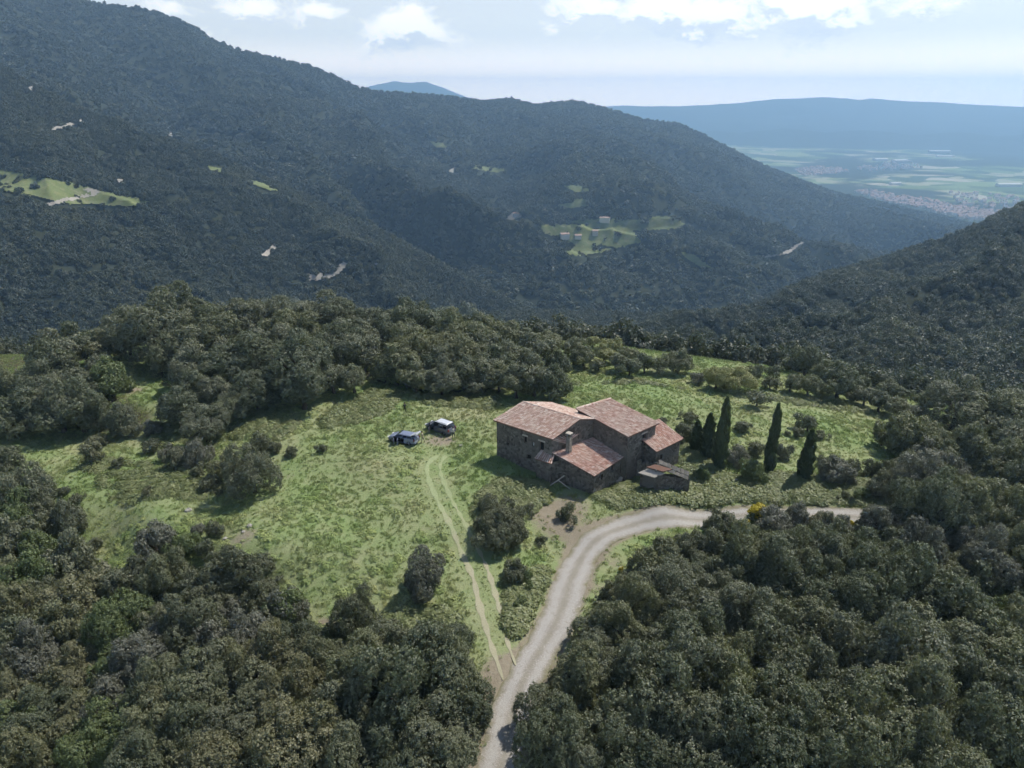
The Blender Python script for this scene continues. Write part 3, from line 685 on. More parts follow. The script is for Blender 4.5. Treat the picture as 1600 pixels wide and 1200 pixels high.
# forest on the hills
FAR_NEAR = [crown_mesh('forest_tree', 400 + s, 520, .21, lobes=8, sub=4, irregular=.4, matl=M['oak_far']) for s in range(5)]
FAR_MID = [crown_mesh('forest_tree', 430 + s, 1500, .115, lobes=8, sub=4, irregular=.5, matl=M['oak_far'], tuft=4) for s in range(5)]
FAR_FAR = [crown_mesh('forest_tree', 450 + s, 150, .38, lobes=6, sub=3, irregular=.4, matl=M['oak_far']) for s in range(4)]
def sample_sheet(V, f, density_fn, n_max):
    a, b, c, d = (V[f[:, k]] for k in range(4))
    ar = .5 * np.linalg.norm(np.cross(b - a, c - a), axis=1) + .5 * np.linalg.norm(np.cross(c - a, d - a), axis=1)
    cen = (a + b + c + d) / 4
    wgt = ar * density_fn(cen); u, v = project(cen); infr = (u > -130) & (u < 1730) & (v < 1300) & (cen[:, 1] > 20)
    wgt = wgt * infr; n = int(min(n_max, wgt.sum())); k = rng.choice(len(f), size=n, p=wgt / wgt.sum())
    s, t_ = rng.random(n)[:, None], rng.random(n)[:, None]
    return (a[k] * (1 - s) + b[k] * s) * (1 - t_) + (d[k] * (1 - s) + c[k] * s) * t_
def clear_mask(P, hgt):
    keep = np.ones(len(P), bool); strays = rng.random(len(P)) > .10; u0, v0 = project(P); Q = P.copy(); Q[:, 2] += hgt * 1.6; u1, v1 = project(Q)
    for poly, grow in CLEAR:
        for uu, vv in ((u0, v0), (u1, v1), (u0, (v0 + v1) / 2)): keep &= ~(in_poly(uu, vv, poly) & strays)
    return keep
fp, fs = [], []
def forest(sh, dens, size, n_max, lo=.65, hi=1.35):
    P = sample_sheet(sh[1], sh[2], dens, n_max)
    s = size * (lo + (hi - lo) * rng.random(len(P)) ** 1.6) * (.75 + .5 * fbm(P[:, 0] / 60, P[:, 1] / 60, 3, 2))
    bare_n = fbm(P[:, 0] / 130, P[:, 1] / 130, 4, 3)
    k = clear_mask(P, s) & ~((bare_n > .76) & (rng.random(len(P)) < .6))
    terrace = ((P[:, 2] / 17 + 1.6 * fbm(P[:, 0] / 240, P[:, 1] / 240, 3, 1)) % 1.0 < .17) & (fbm(P[:, 0] / 170, P[:, 1] / 170, 3, 0) > .46)   # old terraces left open
    k &= ~(terrace & (rng.random(len(P)) < .8))
    return P[k], s[k]
PL, SL = forest(hillL, lambda c: np.full(len(c), 1 / 14.0), 3.3, 42000)
PM, SM = forest(hillM, lambda c: np.where(np.hypot(c[:, 0], c[:, 1]) < 1500, 1 / 19.0, 1 / 28.0), 4.3, 90000)
PR, SR = forest(hillR, lambda c: np.full(len(c), 1 / 12.0), 3.0, 30000)
# slopes falling away behind the meadow's edge
n = 52000; X = rng.uniform(-560, 400, n); Y = rng.uniform(20, 640, n); Z = ground_base(X, Y)
lim = 141 - .36 * np.maximum(X - 15, 0) - .05 * np.maximum(-X - 40, 0); d = np.maximum(np.maximum(Y - lim, X - 93), -111 - X)
u_, v_ = project(np.stack([X, Y, Z], -1)); k = (d > 2) & (u_ > -200) & (u_ < 1800) & (v_ < 1250)
PS = np.stack([X, Y, Z], -1)[k]; SS = 2.6 * (.7 + .7 * rng.random(k.sum()))
def place_forest(name, P, S, protos, label, sink=.45):
    Pp = P.copy(); Pp[:, 2] += S * sink
    n = len(P); rot = np.zeros((n, 3)); rot[:, 2] = rng.random(n) * 6.283; rot[:, :2] = rng.normal(0, .12, (n, 2))
    scl = np.stack([S * (.9 + .25 * rng.random(n)), S * (.9 + .25 * rng.random(n)), S * (.85 + .4 * rng.random(n))], -1)
    return gn_scatter(name, Pp, rot, scl, rng.integers(0, len(protos), n), protos, label=label, category='forest')
place_forest('spur_forest', PL, SL, FAR_NEAR, 'dense evergreen oak forest covering the nearer spur on the left')
place_forest('mountain_forest', PM, SM, FAR_FAR, 'blue hazed evergreen forest covering the long mountain behind the valley')
place_forest('slope_forest', PR, SR, FAR_MID, 'dense dark oak forest on the slope at right')
place_forest('valley_forest', PS, SS, FAR_MID, 'oak wood on the slopes falling away beyond the meadow')

# ------------------------------------------------------------------ single trees and shrubs
ORD = ['first', 'second', 'third', 'fourth', 'fifth', 'sixth', 'seventh', 'eighth', 'ninth', 'tenth', 'eleventh', 'twelfth', 'thirteenth', 'fourteenth', 'fifteenth', 'sixteenth', 'seventeenth', 'eighteenth', 'nineteenth', 'twentieth',
       'twenty-first', 'twenty-second', 'twenty-third', 'twenty-fourth', 'twenty-fifth', 'twenty-sixth', 'twenty-seventh', 'twenty-eighth', 'twenty-ninth', 'thirtieth']
# crown centre (pixel), crown radius (pixel) and kind, by stand; o oak, s shrub, g grey shrub, l olive-green, n fresh green, p pale blossom
STANDS = {
 'wood behind the cars': [(574,535,27),(600,508,30),(642,497,28),(670,507,30),(650,549,35),(678,562,35),(623,568,30),(714,527,38),(708,551,35),(752,513,28),(763,524,25),(747,549,30),(725,585,27),(752,585,28),(769,571,28),(796,557,25),(821,568,25),(807,598,27),(835,592,30),(862,601,24),(690,595,25),(650,592,24),(840,546,28),(816,530,22),(857,535,22),(616,520,32),(700,500,26),(730,500,24),(790,528,24),(780,590,24),(668,580,25),(870,570,18)],
 'tall wood left of the cars': [(240,520,50),(280,497,42),(340,520,40),(372,500,42),(420,500,38),(460,520,40),(500,495,38),(532,500,35),(572,512,33),(392,560,42),(460,572,50),(472,602,40),(520,590,27),(552,592,23),(528,550,40),(568,555,30),(300,540,34),(262,556,28),(292,578,30),(430,545,36),(350,570,34),(336,612,28),(304,602,28),(280,640,34),(320,662,34),(400,610,34),(370,630,26),(316,490,30),(440,488,26),(545,525,30)],
 'wood on the left edge': [(172,596,28,'n'),(100,550,36),(80,570,33),(132,540,33),(168,538,28,'l'),(152,516,22,'l'),(112,524,20,'n'),(48,520,20),(72,516,18),(24,602,25),(56,600,28),(120,602,28),(140,615,24),(32,640,34),(48,628,28),(92,640,38),(124,640,38),(152,652,24),(192,656,24),(8,665,25),(200,535,22,'l'),(160,570,24),(10,520,18),(-30,600,34),(-40,540,26)],
 'bushes on the left slope': [(144,712,17,'s'),(280,716,19,'s'),(304,712,20,'g'),(240,696,13,'s'),(200,672,16,'s'),(358,730,24,'l'),(394,738,36,'o'),(332,755,16,'s'),(408,696,16,'s'),(262,708,14,'g'),(8,720,20,'s'),(428,700,10,'s'),(100,766,9,'s'),(186,724,8,'s'),(238,668,14,'g'),(504,700,8,'s'),(150,690,14,'s'),(120,778,9,'s'),(230,770,8,'s'),(310,738,12,'s'),(455,705,9,'s')],
 'far left meadow edge': [(36,772,38),(20,808,38,'n'),(64,802,24),(108,814,24),(72,826,20),(14,846,34),(108,878,34),(52,858,25,'n'),(148,850,12,'s'),(4,760,26),(60,770,20)],
 'clump at the meadow corner': [(240,852,32,'g'),(216,888,22),(262,902,34),(290,852,20,'n'),(322,858,14),(337,828,12,'s'),(372,904,42,'s'),(400,940,25,'s'),(332,938,34,'s'),(364,958,20,'g'),(296,982,44,'s'),(310,826,10,'g'),(300,920,26),(352,880,20,'s'),(418,920,18,'s')],
 'wood at lower left': [(180,914,25),(188,976,40,'n'),(112,940,34,'l'),(52,900,34,'n'),(20,948,34,'l'),(80,972,34),(124,984,30,'l'),(24,1004,35),(60,1028,40,'g'),(128,1056,35,'l'),(88,1068,34),(224,1020,44,'g'),(176,1052,34,'n'),(24,1092,40,'l'),(188,1096,40,'g'),(72,1124,44),(120,1140,40,'l'),(24,1140,40,'n'),(180,1140,44,'n'),(240,1152,40),(40,1184,40,'l'),(132,1184,40,'n'),(320,1060,48),(300,1086,50),(368,1040,40,'l'),(424,1028,38,'l'),(384,1004,34,'g'),(456,1004,34),(448,956,28,'g'),(420,982,24,'s'),(400,1084,44),(428,1098,38,'l'),(360,1140,40),(332,1194,46,'l'),(240,1080,40),(260,1120,40,'l'),(290,1150,40),(-20,1050,44),(-25,970,40),(220,1190,42),(150,1010,32,'l'),(250,975,26,'s'),(330,1005,30,'g'),(150,1100,34),(0,900,30),(60,930,26)],
 'oaks left of the road': [(627,1067,72),(708,1055,46),(690,1007,38),(568,1042,50),(610,1016,40),(722,1108,38),(673,1160,54),(596,1148,54),(505,1028,34),(472,1024,34,'l'),(547,1090,50),(460,1164,62,'l'),(512,1132,46,'l'),(420,1182,40,'l'),(650,1118,46),(700,1196,40),(545,1192,48),(625,1200,46),(480,1075,38,'l'),(650,1030,40)],
 'meadow by the track': [(556,962,31,'s'),(445,955,28,'n'),(666,898,31,'g'),(785,812,30,'s'),(778,842,28,'s'),(806,838,20,'s'),(802,895,18,'s'),(765,790,17,'s'),(886,801,14,'s'),(825,795,10,'s'),(820,905,12,'n'),(812,940,10,'n'),(640,905,12,'s'),(845,845,8,'s')],
 'wood right of the road': [(1015,885,28),(1050,925,48),(990,945,38),(925,997,30),(965,980,38),(1080,1010,58),(1160,872,42),(1178,884,40),(1228,884,40),(1252,868,34),(1140,900,36),(1200,890,46),(1275,862,42),(1340,885,44),(1265,935,48),(1350,925,54),(1425,935,58),(1500,962,58),(1140,960,44),(1180,982,44),(1240,990,48),(1325,972,48),(1210,1042,58),(1300,1022,54),(1390,1042,66),(1470,1022,58),(1550,1042,66),(905,1062,44),(852,1108,36),(930,1042,42),(1015,1100,70),(960,1152,58),(1075,1085,58),(1080,1158,58),(864,1162,48),(905,1194,40),(1150,1102,58),(1230,1122,66),(1300,1102,58),(1340,1162,74),(1425,1112,76),(1500,1082,58),(1570,1102,66),(1525,1162,74),(1450,1190,58),(1180,1172,66),(1260,1190,58),(1600,1164,60),(1582,987,38),(1572,950,38,'n'),(1525,922,34),(1040,862,24),(1070,857,20),(1110,852,22),(1210,818,24,'g'),(1245,812,21,'g'),(1285,820,20,'s'),(1370,816,26,'g'),(1128,822,24,'s'),(1310,824,17,'g'),(1345,828,16,'s'),(1400,812,20,'s'),(1150,838,18,'s'),(1425,808,22,'g'),(1440,857,36,'g'),(1400,847,24),(1100,905,34),(1120,935,34),(1480,900,36),(1620,1050,60),(1020,1170,50),(1130,1040,46),(880,1130,34),(1300,905,34),(1390,895,34),(1000,1030,40),(1230,860,30),(1315,850,26),(1560,1000,40),(1380,980,44),(985,905,16,'s'),(960,930,18,'s'),(1630,930,50),(1640,1130,60)],
 'wood at the right edge': [(1460,795,44),(1520,790,38),(1510,836,30,'g'),(1542,882,44,'g'),(1584,818,40),(1552,806,38),(1592,778,28),(1492,790,46),(1540,778,34),(1576,732,44),(1528,746,22),(1512,702,34),(1460,734,30,'g'),(1432,752,38,'g'),(1392,742,20,'s'),(1376,766,20,'s'),(1452,714,25,'g'),(1480,718,25),(1412,677,33),(1380,682,15),(1440,678,24),(1472,686,21),(1560,654,44),(1588,646,40),(1532,670,28),(1496,634,40),(1448,626,15),(1428,642,16),(1404,634,18),(1376,626,21),(1352,618,18),(1452,792,28),(1600,860,40),(1630,760,50),(1420,722,18,'s'),(1620,690,44),(1495,750,24,'g'),(1405,770,14,'s')],
 'trees along the far meadow edge': [(984,572,18),(1008,568,16),(1032,568,16),(1060,566,18),(968,566,16),(1204,598,11),(1236,598,16),(1264,602,18),(1312,594,29),(1260,566,22),(1232,566,13),(912,556,18),(895,542,17),(980,552,14),(926,532,11,'p'),(956,540,15,'p'),(945,553,16,'p'),(900,560,13),(1120,590,19,'p'),(1156,590,21,'p'),(1092,590,11,'g'),(1290,585,18),(1340,600,18),(1180,585,14),(935,570,11),(1210,580,12),(1386,605,16),(1410,615,14)],
 'right meadow': [(1184,620,16),(1160,666,12,'s'),(1264,660,15),(1246,677,9,'s'),(1284,679,9,'s'),(1152,712,17,'g'),(1180,702,13,'s'),(1176,734,18,'n'),(1220,708,13,'g'),(1076,652,11,'s'),(1096,690,15,'s'),(1070,675,18,'s'),(1036,657,7,'s'),(1308,738,23,'g'),(1336,730,12,'s'),(1286,722,9,'s'),(1364,734,14,'s'),(1332,752,10,'g'),(1100,745,10,'n'),(1230,677,5,'s'),(1345,770,12,'n'),(1320,775,9,'s')],
}
KINDS = {'o': ('holm_oak', M['oak'], 'tree', 'dark holm oak'), 's': ('shrub', M['shrub'], 'shrub', 'dull green shrub'), 'g': ('grey_shrub', M['grey'], 'shrub', 'grey-green shrub'),
         'l': ('olive_green_oak', M['olive'], 'tree', 'olive-green oak'), 'n': ('fresh_green_bush', M['green'], 'bush', 'fresh green bush'), 'p': ('blossoming_tree', M['pale'], 'tree', 'pale blossoming tree')}
_kinded = {}
def kind_mesh(me, matl):
    key = (me.name, matl.name)
    if key not in _kinded:
        c = me.copy(); c.materials.clear(); c.materials.append(matl); _kinded[key] = c
    return _kinded[key]
def stand_at(u, v, rpx, lowness):
    """ground point and crown radius of a tree whose crown is centred on that bearing"""
    d = px_dir(u, v); tt = 30.0
    for _ in range(400):
        p = CAMP + d * tt; rad = rpx * tt / F; g = float(ground_base(p[0], p[1]))
        e = p[2] - (g + rad * lowness)
        if e < .03: break
        tt += max(.03, e * .55)
    return np.array([p[0], p[1], g]), rad
tree_n = 0
def plant(name, matl, base, rad, lowness, label, cat, group, rnd, tall=1.0):
    global tree_n
    tree_n += 1
    dist = math.hypot(base[0], base[1]); px = rad / dist
    pool = CROWN_BIG if px > .032 else (CROWN_MID if px > .016 else CROWN_SMALL)
    e = empty(name, (base[0], base[1], base[2] - .05), rnd.random() * 6.283, label, cat, group)
    tm = TRUNKS[tree_n % 4]; tk = obj('trunk', tm, None, e); h = rad * lowness; tk.scale = (rad * .85, rad * .85, h * 1.0)
    c = obj('crown', kind_mesh(rnd.choice(pool), matl), None, e); c.location = (0, 0, h)
    c.scale = (rad * rnd.uniform(.90, 1.12), rad * rnd.uniform(.90, 1.12), rad * rnd.uniform(.95, 1.38) * tall); c.rotation_euler = (rnd.uniform(-.15, .15), rnd.uniform(-.15, .15), 0)
    return e
rnd = random.Random(3)
for stand, items in STANDS.items():
    its = sorted([(i + ('o',) if len(i) == 3 else i) for i in items], key=lambda q: -q[1])
    per = 11 if len(its) > 24 else (8 if len(its) > 14 else len(its))
    rows = [its[i:i + per] for i in range(0, len(its), per)]
    if len(rows) > 1 and len(rows[-1]) < 4:
        last = rows.pop(); rows[-1] = rows[-1] + last
    for ri, row in enumerate(rows):
        for ci, (u, v, r, kd) in enumerate(sorted(row)):
            nm, matl, cat, look = KINDS[kd]
            low = {'o': .95, 'l': .95, 'n': .85, 's': .72, 'g': .76, 'p': .95}[kd]
            base, rad = stand_at(u, v, r * 1.06, low)
            where = ('%s from left in the %s' % (ORD[ci], stand)) if len(rows) == 1 else ('%s from left, %s row from front, %s' % (ORD[ci], ORD[ri], stand))
            plant(nm, matl, base, rad, low, look + ', ' + where, cat, stand, rnd, .80 if base[1] > 88 else 1.0)

# broom in flower
def broom(u, v, r, label):
    base, rad = stand_at(u, v, r, .8)
    e = empty('broom_bush', base, rnd.random() * 6, label, 'bush', 'yellow broom bushes')
    tk = obj('stem', TRUNKS[1], None, e); tk.scale = (rad * .6, rad * .6, rad * .8)
    c = obj('green_stems', kind_mesh(CROWN_SMALL[1], M['green']), None, e); c.location = (0, 0, rad * .65); c.scale = (rad * .95,) * 3
    b = obj('blossom', kind_mesh(CROWN_SMALL[2], M['broom']), None, e); b.location = (0, 0, rad * .95); b.scale = (rad * .95, rad * .92, rad * .85)
broom(1182, 805, 17, 'large bright yellow broom in flower beside the bend of the road')
broom(1162, 824, 11, 'smaller yellow broom just below the large flowering one')
broom(1331, 821, 7, 'small yellow broom at the top edge of the right wood')
broom(971, 890, 4.5, 'tiny yellow broom at the road edge above the wood')

# cypresses: narrow flames of foliage
def cypress_mesh(seed, n=5200):
    rd = np.random.default_rng(seed)
    h = rd.random(n) ** .85; ph = rd.random(n) * 6.283
    prof = np.interp(h, [0, .08, .3, .6, .85, 1], [.75, .95, 1.0, .85, .55, .05])
    lump = 1 + .34 * np.sin(ph * 2 + h * 9 + seed) * np.sin(h * 17 + ph) + .24 * np.sin(ph * 5 + h * 31 + seed) + .18 * np.sin(h * 57 + ph * 3)
    r = prof * lump * (1 - .35 * rd.random(n) ** 2)
    P = np.stack([r * np.cos(ph) * .5, r * np.sin(ph) * .5, h], -1)
    N = np.stack([np.cos(ph), np.sin(ph), np.full(n, .4)], -1)
    a = np.stack([np.cos(ph) * .45, np.sin(ph) * .45, np.ones(n)], -1) + rd.normal(0, .3, (n, 3))
    b = np.stack([-np.sin(ph), np.cos(ph), np.zeros(n)], -1) + rd.normal(0, .5, (n, 3)); s = (.6 + .8 * rd.random(n))[:, None]
    sc = np.array([.5, .5, .12]); a = a / np.linalg.norm(a, axis=1, keepdims=True); b = b / np.linalg.norm(b, axis=1, keepdims=True)
    A = a * s * np.array([.16, .16, .045]); B = b * s * np.array([.11, .11, .02])
    V = np.stack([P - A, P + B, P + A * 1.2, P - B], 1).reshape(-1, 3)
    return mesh_np('cypress_crown', V, np.arange(4 * n).reshape(n, 4))
def cypress(u, vt, vb, wpx, seed, label):
    base = hit_ground(u, vb); d = px_dir(u, vt); tt = base[1] / d[1]; hgt = (CAMP + d * tt)[2] - base[2]
    wid = wpx * math.hypot(base[0], math.hypot(base[1], 40)) / F
    e = empty('cypress_tree', base, seed, label, 'tree', 'cypresses beside the farmhouse')
    mb = MB(); mb.tube([(0, 0, -.2), (0, 0, hgt * .5), (0, 0, hgt * .9)], [.14, .09, .02], 6); mb.build('trunk', M['bark'], e, True)
    c = obj('crown', cypress_mesh(seed), M['cypress'], e); c.scale = (wid, wid, hgt * 1.02); c.location = (0, 0, .05)
cypress(1123, 627, 732, 16, 1, 'tall ragged cypress with a broken tip nearest the farmhouse')
cypress(1103, 650, 716, 16, 2, 'broad dark cypress close behind the ragged one')
cypress(1086, 660, 706, 14, 5, 'short blunt cypress directly beside the red lean-to roof')
cypress(1201, 637, 736, 13, 3, 'slim columnar cypress standing alone in the meadow')
cypress(1256, 676, 750, 16, 4, 'cone-shaped cypress, rightmost of the cypresses')

# ------------------------------------------------------------------ farmhouse
def xy(p): return np.array(p[:2], float)
def P3(p, z): return np.array([p[0], p[1], z])
def wall(mb, a, b, zb, za, zb2, holes=(), depth=.28, reveal=None):
    """one wall face from a to b (outside on the right-hand side looking from a to b), top sloping za -> zb2; holes (s0, s1, z0, z1) in metres become openings with reveals"""
    a = xy(a); b = xy(b); L = np.linalg.norm(b - a); t = (b - a) / L; n = np.array([t[1], -t[0]])
    ss = sorted({0.0, L, *[h[0] for h in holes], *[h[1] for h in holes]}); zs = sorted({zb, min(za, zb2) - .05, *[h[2] for h in holes], *[h[3] for h in holes]})
    pt = lambda s, z, dd=0.0: (*(a + t * s - n * dd), z)
    for s0, s1 in zip(ss, ss[1:]):
        for z0, z1 in zip(zs, zs[1:]):
            if any(h[0] - 1e-6 <= s0 and s1 <= h[1] + 1e-6 and h[2] - 1e-6 <= z0 and z1 <= h[3] + 1e-6 for h in holes): continue
            mb.quad(pt(s0, z0), pt(s1, z0), pt(s1, z1), pt(s0, z1))
        zt = lambda s: za + (zb2 - za) * s / L
        mb.quad(pt(s0, zs[-1]), pt(s1, zs[-1]), pt(s1, zt(s1)), pt(s0, zt(s0)))
    for (s0, s1, z0, z1) in holes:
        mb.quad(pt(s0, z0), pt(s0, z1), pt(s0, z1, depth), pt(s0, z0, depth)); mb.quad(pt(s1, z0), pt(s1, z0, depth), pt(s1, z1, depth), pt(s1, z1))
        mb.quad(pt(s0, z0), pt(s0, z0, depth), pt(s1, z0, depth), pt(s1, z0)); mb.quad(pt(s0, z1), pt(s1, z1), pt(s1, z1, depth), pt(s0, z1, depth))
    return lambda s, z, dd=0.0: pt(s, z, dd)
def window(parent, pt, s0, s1, z0, z1, pane=None, depth=.26, door=False, lintel=True, frame=True):
    name = 'door' if door else 'window'
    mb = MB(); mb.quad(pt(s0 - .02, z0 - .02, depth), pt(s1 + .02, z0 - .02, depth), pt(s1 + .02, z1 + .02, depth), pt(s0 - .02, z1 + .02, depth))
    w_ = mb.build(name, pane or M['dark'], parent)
    if frame:
        f = MB(); b = .06
        for (q0, q1, r0, r1) in ((s0, s0 + b, z0, z1), (s1 - b, s1, z0, z1), (s0 + b, s1 - b, z1 - b, z1), (s0 + b, s1 - b, z0, z0 + b)):
            f.hexa([pt(q0, r0, depth - .06), pt(q1, r0, depth - .06), pt(q1, r0, depth - .005), pt(q0, r0, depth - .005)], [pt(q0, r1, depth - .06), pt(q1, r1, depth - .06), pt(q1, r1, depth - .005), pt(q0, r1, depth - .005)])
        f.build('frame', M['wood'], w_)
    if lintel:
        f = MB(); f.hexa([pt(s0 - .18, z1, -.03), pt(s1 + .18, z1, -.03), pt(s1 + .18, z1, .1), pt(s0 - .18, z1, .1)], [pt(s0 - .18, z1 + .2, -.03), pt(s1 + .18, z1 + .2, -.03), pt(s1 + .18, z1 + .2, .1), pt(s0 - .18, z1 + .2, .1)])
        f.build('lintel', M['cement'], w_)
    return w_
def roof(parent, t0, t1, b0, b1, tile, over=.28, name='roof', seed=1, ridge=False, col=.25, row=.36, thick=.14):
    """sloping roof between a top edge t0-t1 and a bottom edge b0-b1, laid with barrel tiles"""
    rd = random.Random(seed)
    t0, t1, b0, b1 = (np.array(p, float) for p in (t0, t1, b0, b1))
    wdir = (t1 - t0 + b1 - b0); wdir /= np.linalg.norm(wdir); ddir = (b0 - t0 + b1 - t1); ddir /= np.linalg.norm(ddir)
    t0 = t0 - wdir * over; b0 = b0 - wdir * over + ddir * over; t1 = t1 + wdir * over; b1 = b1 + wdir * over + ddir * over
    n = np.cross(ddir, wdir); n = n if n[2] > 0 else -n; n /= np.linalg.norm(n)
    mb = MB()
    ring = [t0, b0, b1, t1]
    if np.cross(b0 - t0, b1 - t0)[2] < 0: ring = [t0, t1, b1, b0]
    mb.hexa([p - n * thick for p in ring], ring)
    rf = mb.build(name, M['bed'], parent)
    W = (np.linalg.norm(t1 - t0) + np.linalg.norm(b1 - b0)) / 2; D = (np.linalg.norm(b0 - t0) + np.linalg.norm(b1 - t1)) / 2
    nc = int(W / col); nr = int(D / row); T = MB()
    pos = lambda s, q: (t0 * (1 - s) + t1 * s) * (1 - q) + (b0 * (1 - s) + b1 * s) * q
    for i in range(nc + 1):
        jit = rd.uniform(-.02, .02); sag = rd.uniform(-.012, .012)
        for j in range(nr):
            s = (i + jit * 3) / nc; s = min(max(s, .004), .996)
            q0 = (j - .12) / nr + rd.uniform(-.05, .05) / nr; q1 = (j + 1.0) / nr + rd.uniform(-.05, .05) / nr
            pa = pos(s, max(q0, 0)); pb = pos(s, min(q1, 1.015)); ra = .085; rb = .108
            lift0 = .012 + sag + rd.uniform(0, .012); lift1 = .04 + sag + rd.uniform(0, .02)
            side = wdir * rd.uniform(-.012, .012); i0 = len(T.v)
            for pp, rr_, lf, sd_ in ((pa, ra, lift0, 0), (pb, rb, lift1, 1)):
                for k in range(5):
                    an = math.pi * k / 4; T.v.append(tuple(pp + side * sd_ + wdir * (rr_ * math.cos(an)) + n * (rr_ * math.sin(an) * .85 + lf)))
            for k in range(4): T.f.append((i0 + k, i0 + k + 1, i0 + 6 + k, i0 + 5 + k))
    T.build('barrel_tiles', tile, rf, kind='stuff')
    if ridge:
        T = MB(); L = np.linalg.norm(t1 - t0); m_ = int(L / .38)
        for i in range(m_):
            pa = t0 + (t1 - t0) * (i / m_); pb = t0 + (t1 - t0) * ((i + 1.1) / m_); i0 = len(T.v); hz = np.cross(wdir, [0, 0, 1]); hz /= np.linalg.norm(hz)
            for pp, rr_ in ((pa, .13), (pb, .15)):
                for k in range(6):
                    an = math.pi * k / 5; T.v.append(tuple(pp + hz * (rr_ * math.cos(an)) + np.array([0, 0, 1]) * (rr_ * math.sin(an) + .03 + rd.uniform(0, .02))))
            for k in range(5): T.f.append((i0 + k, i0 + k + 1, i0 + 7 + k, i0 + 6 + k))
        T.build('ridge_tiles', tile, rf, kind='stuff')
    return rf
ZB = -2.6
hc = at(900, 720, 0)
house = empty('stone_farmhouse', (hc[0], hc[1], -1.0), 0, 'old stone farmhouse with terracotta roofs at three heights beside the road', 'farmhouse')
house.location = (0, 0, 0)
# long left wing
A0 = at(776, 656, 5.0); A1 = at(863, 684, 5.0); AR0 = at(820, 629, 6.35); AR1 = at(903, 654, 6.35)
AB0 = np.array([*(2 * xy(AR0) - xy(A0)), 5.2]); AB1 = np.array([*(2 * xy(AR1) - xy(A1)), 5.2])
mb = MB()
LA = float(np.linalg.norm(xy(A1) - xy(A0)))
holesA = [(4.25, 4.75, 3.05, 4.0), (5.55, 5.9, 2.95, 3.55), (6.65, 7.35, 2.75, 4.0), (4.75, 5.45, 1.0, 1.6), (1.6, 1.95, 1.9, 2.3)]
pA = wall(mb, A0, A1, ZB, 5.0, 4.95, holesA)
mid0 = xy(AR0); 
wall(mb, AR0, A0, ZB, 6.3, 5.0); wall(mb, AB0, AR0, ZB, 5.2, 6.3); wall(mb, A1, AR1, ZB, 4.95, 6.3); wall(mb, AR1, AB1, ZB, 6.3, 5.2); wall(mb, AB1, AB0, ZB, 5.2, 5.2)
wA = mb.build('wall', M['stone'], house, label='wall of the long left wing')
for k, hq in enumerate(holesA): window(house, pA, *hq, pane=M['shutter'] if k == 1 else None, lintel=(k in (0, 2)), frame=(k in (0, 2)))
roof(house, AR0, AR1, A0, A1, M['tile'], seed=2, ridge=True)
roof(house, AR1, AR0, AB1, AB0, M['tile'], seed=3)
# tall middle block: roof falls towards the lower right
B0 = at(903, 638, 6.3); B1 = at(951, 624, 6.3); BE0 = at(982, 680, 4.7); BE1 = at(1025, 661, 4.7)
dn = xy(BE0) - xy(B0); dn /= np.linalg.norm(dn)
BK1 = B1
mb = MB()
pB1 = wall(mb, B0, BE0, ZB, 6.25, 4.65); LBE = float(np.linalg.norm(xy(BE1) - xy(BE0)))
holesB = [(LBE * .52, LBE * .52 + .75, 2.5, 3.9)]
pB2 = wall(mb, BE0, BE1, ZB, 4.65, 4.65, holesB)
wall(mb, BE1, B1, ZB, 4.65, 6.25); wall(mb, B1, B0, ZB, 6.25, 6.25)
mb.build('wall', M['stone'], house, label='wall of the tall middle block')
for hq in holesB: window(house, pB2, *hq)
roof(house, B0, B1, BE0, BE1, M['tile'], seed=4, ridge=True)
# low red roof at the right
C0 = at(1063, 685, 2.3); C1 = at(1026, 703, 2.3)
cu = xy(C1) - xy(C0); cn = np.array([cu[1], -cu[0]]); cn /= np.linalg.norm(cn); cn = cn if cn @ dn < 0 else -cn
CT0 = np.array([*(xy(C0) + cn * 3.9), 3.6]); CT1 = np.array([*(xy(C1) + cn * 3.9), 3.6])
mb = MB(); LC = float(np.linalg.norm(cu))
hC = [(.9, 1.35, .6, 1.3)]
pC = wall(mb, C1, C0, ZB, 2.25, 2.25, hC); wall(mb, C0, CT0, ZB, 2.25, 3.55); wall(mb, CT0, CT1, ZB, 3.55, 3.55); wall(mb, CT1, C1, ZB, 3.55, 2.25)
mb.build('wall', M['stone'], house, label='wall under the low red roof')
for hq in hC: window(house, pC, *hq, lintel=False, frame=False)
roof(house, CT0, CT1, C0, C1, M['tile_red'], seed=6)
# low front wing
D0 = at(864, 705, 3.0); DE0 = at(928, 741, 1.5); DE1 = at(968, 716, 1.5)
D1 = at(898, 674, 3.5)
# short link roof between the left wing and the chimney
L0 = at(864, 687, 4.7); L1 = at(903, 658, 5.6); L2 = at(884, 692, 3.7); L3 = at(908, 674, 4.3)
roof(house, L0, L1, L2, L3, M['tile'], seed=12, over=.06)
mb = MB(); wall(mb, L0, L2, ZB, 4.6, 3.6); wall(mb, L2, L3, ZB, 3.6, 4.2); mb.build('wall', M['stone'], house)
DE2 = np.array([*(xy(DE0) + (xy(DE1) - xy(DE0)) * 1.42), 1.55])
mb = MB(); LD = float(np.linalg.norm(xy(DE2) - xy(DE0)))
hD = [(1.5, 2.0, .1, .8), (3.7, 4.4, .2, 1.1), (5.7, 6.4, -.9, 1.05)]
hD = [h for h in hD if h[1] < LD - .3]
pD0 = wall(mb, D0, DE0, ZB, 2.95, 1.45); pD = wall(mb, DE0, DE2, ZB, 1.45, 1.45, hD); wall(mb, DE2, D1, ZB, 1.45, 3.05); wall(mb, D1, D0, ZB, 3.05, 2.95)
mb.build('wall', M['stone'], house, label='wall of the low front wing')
for k, hq in enumerate(hD): window(house, pD, *hq, door=(k == 2), lintel=False)
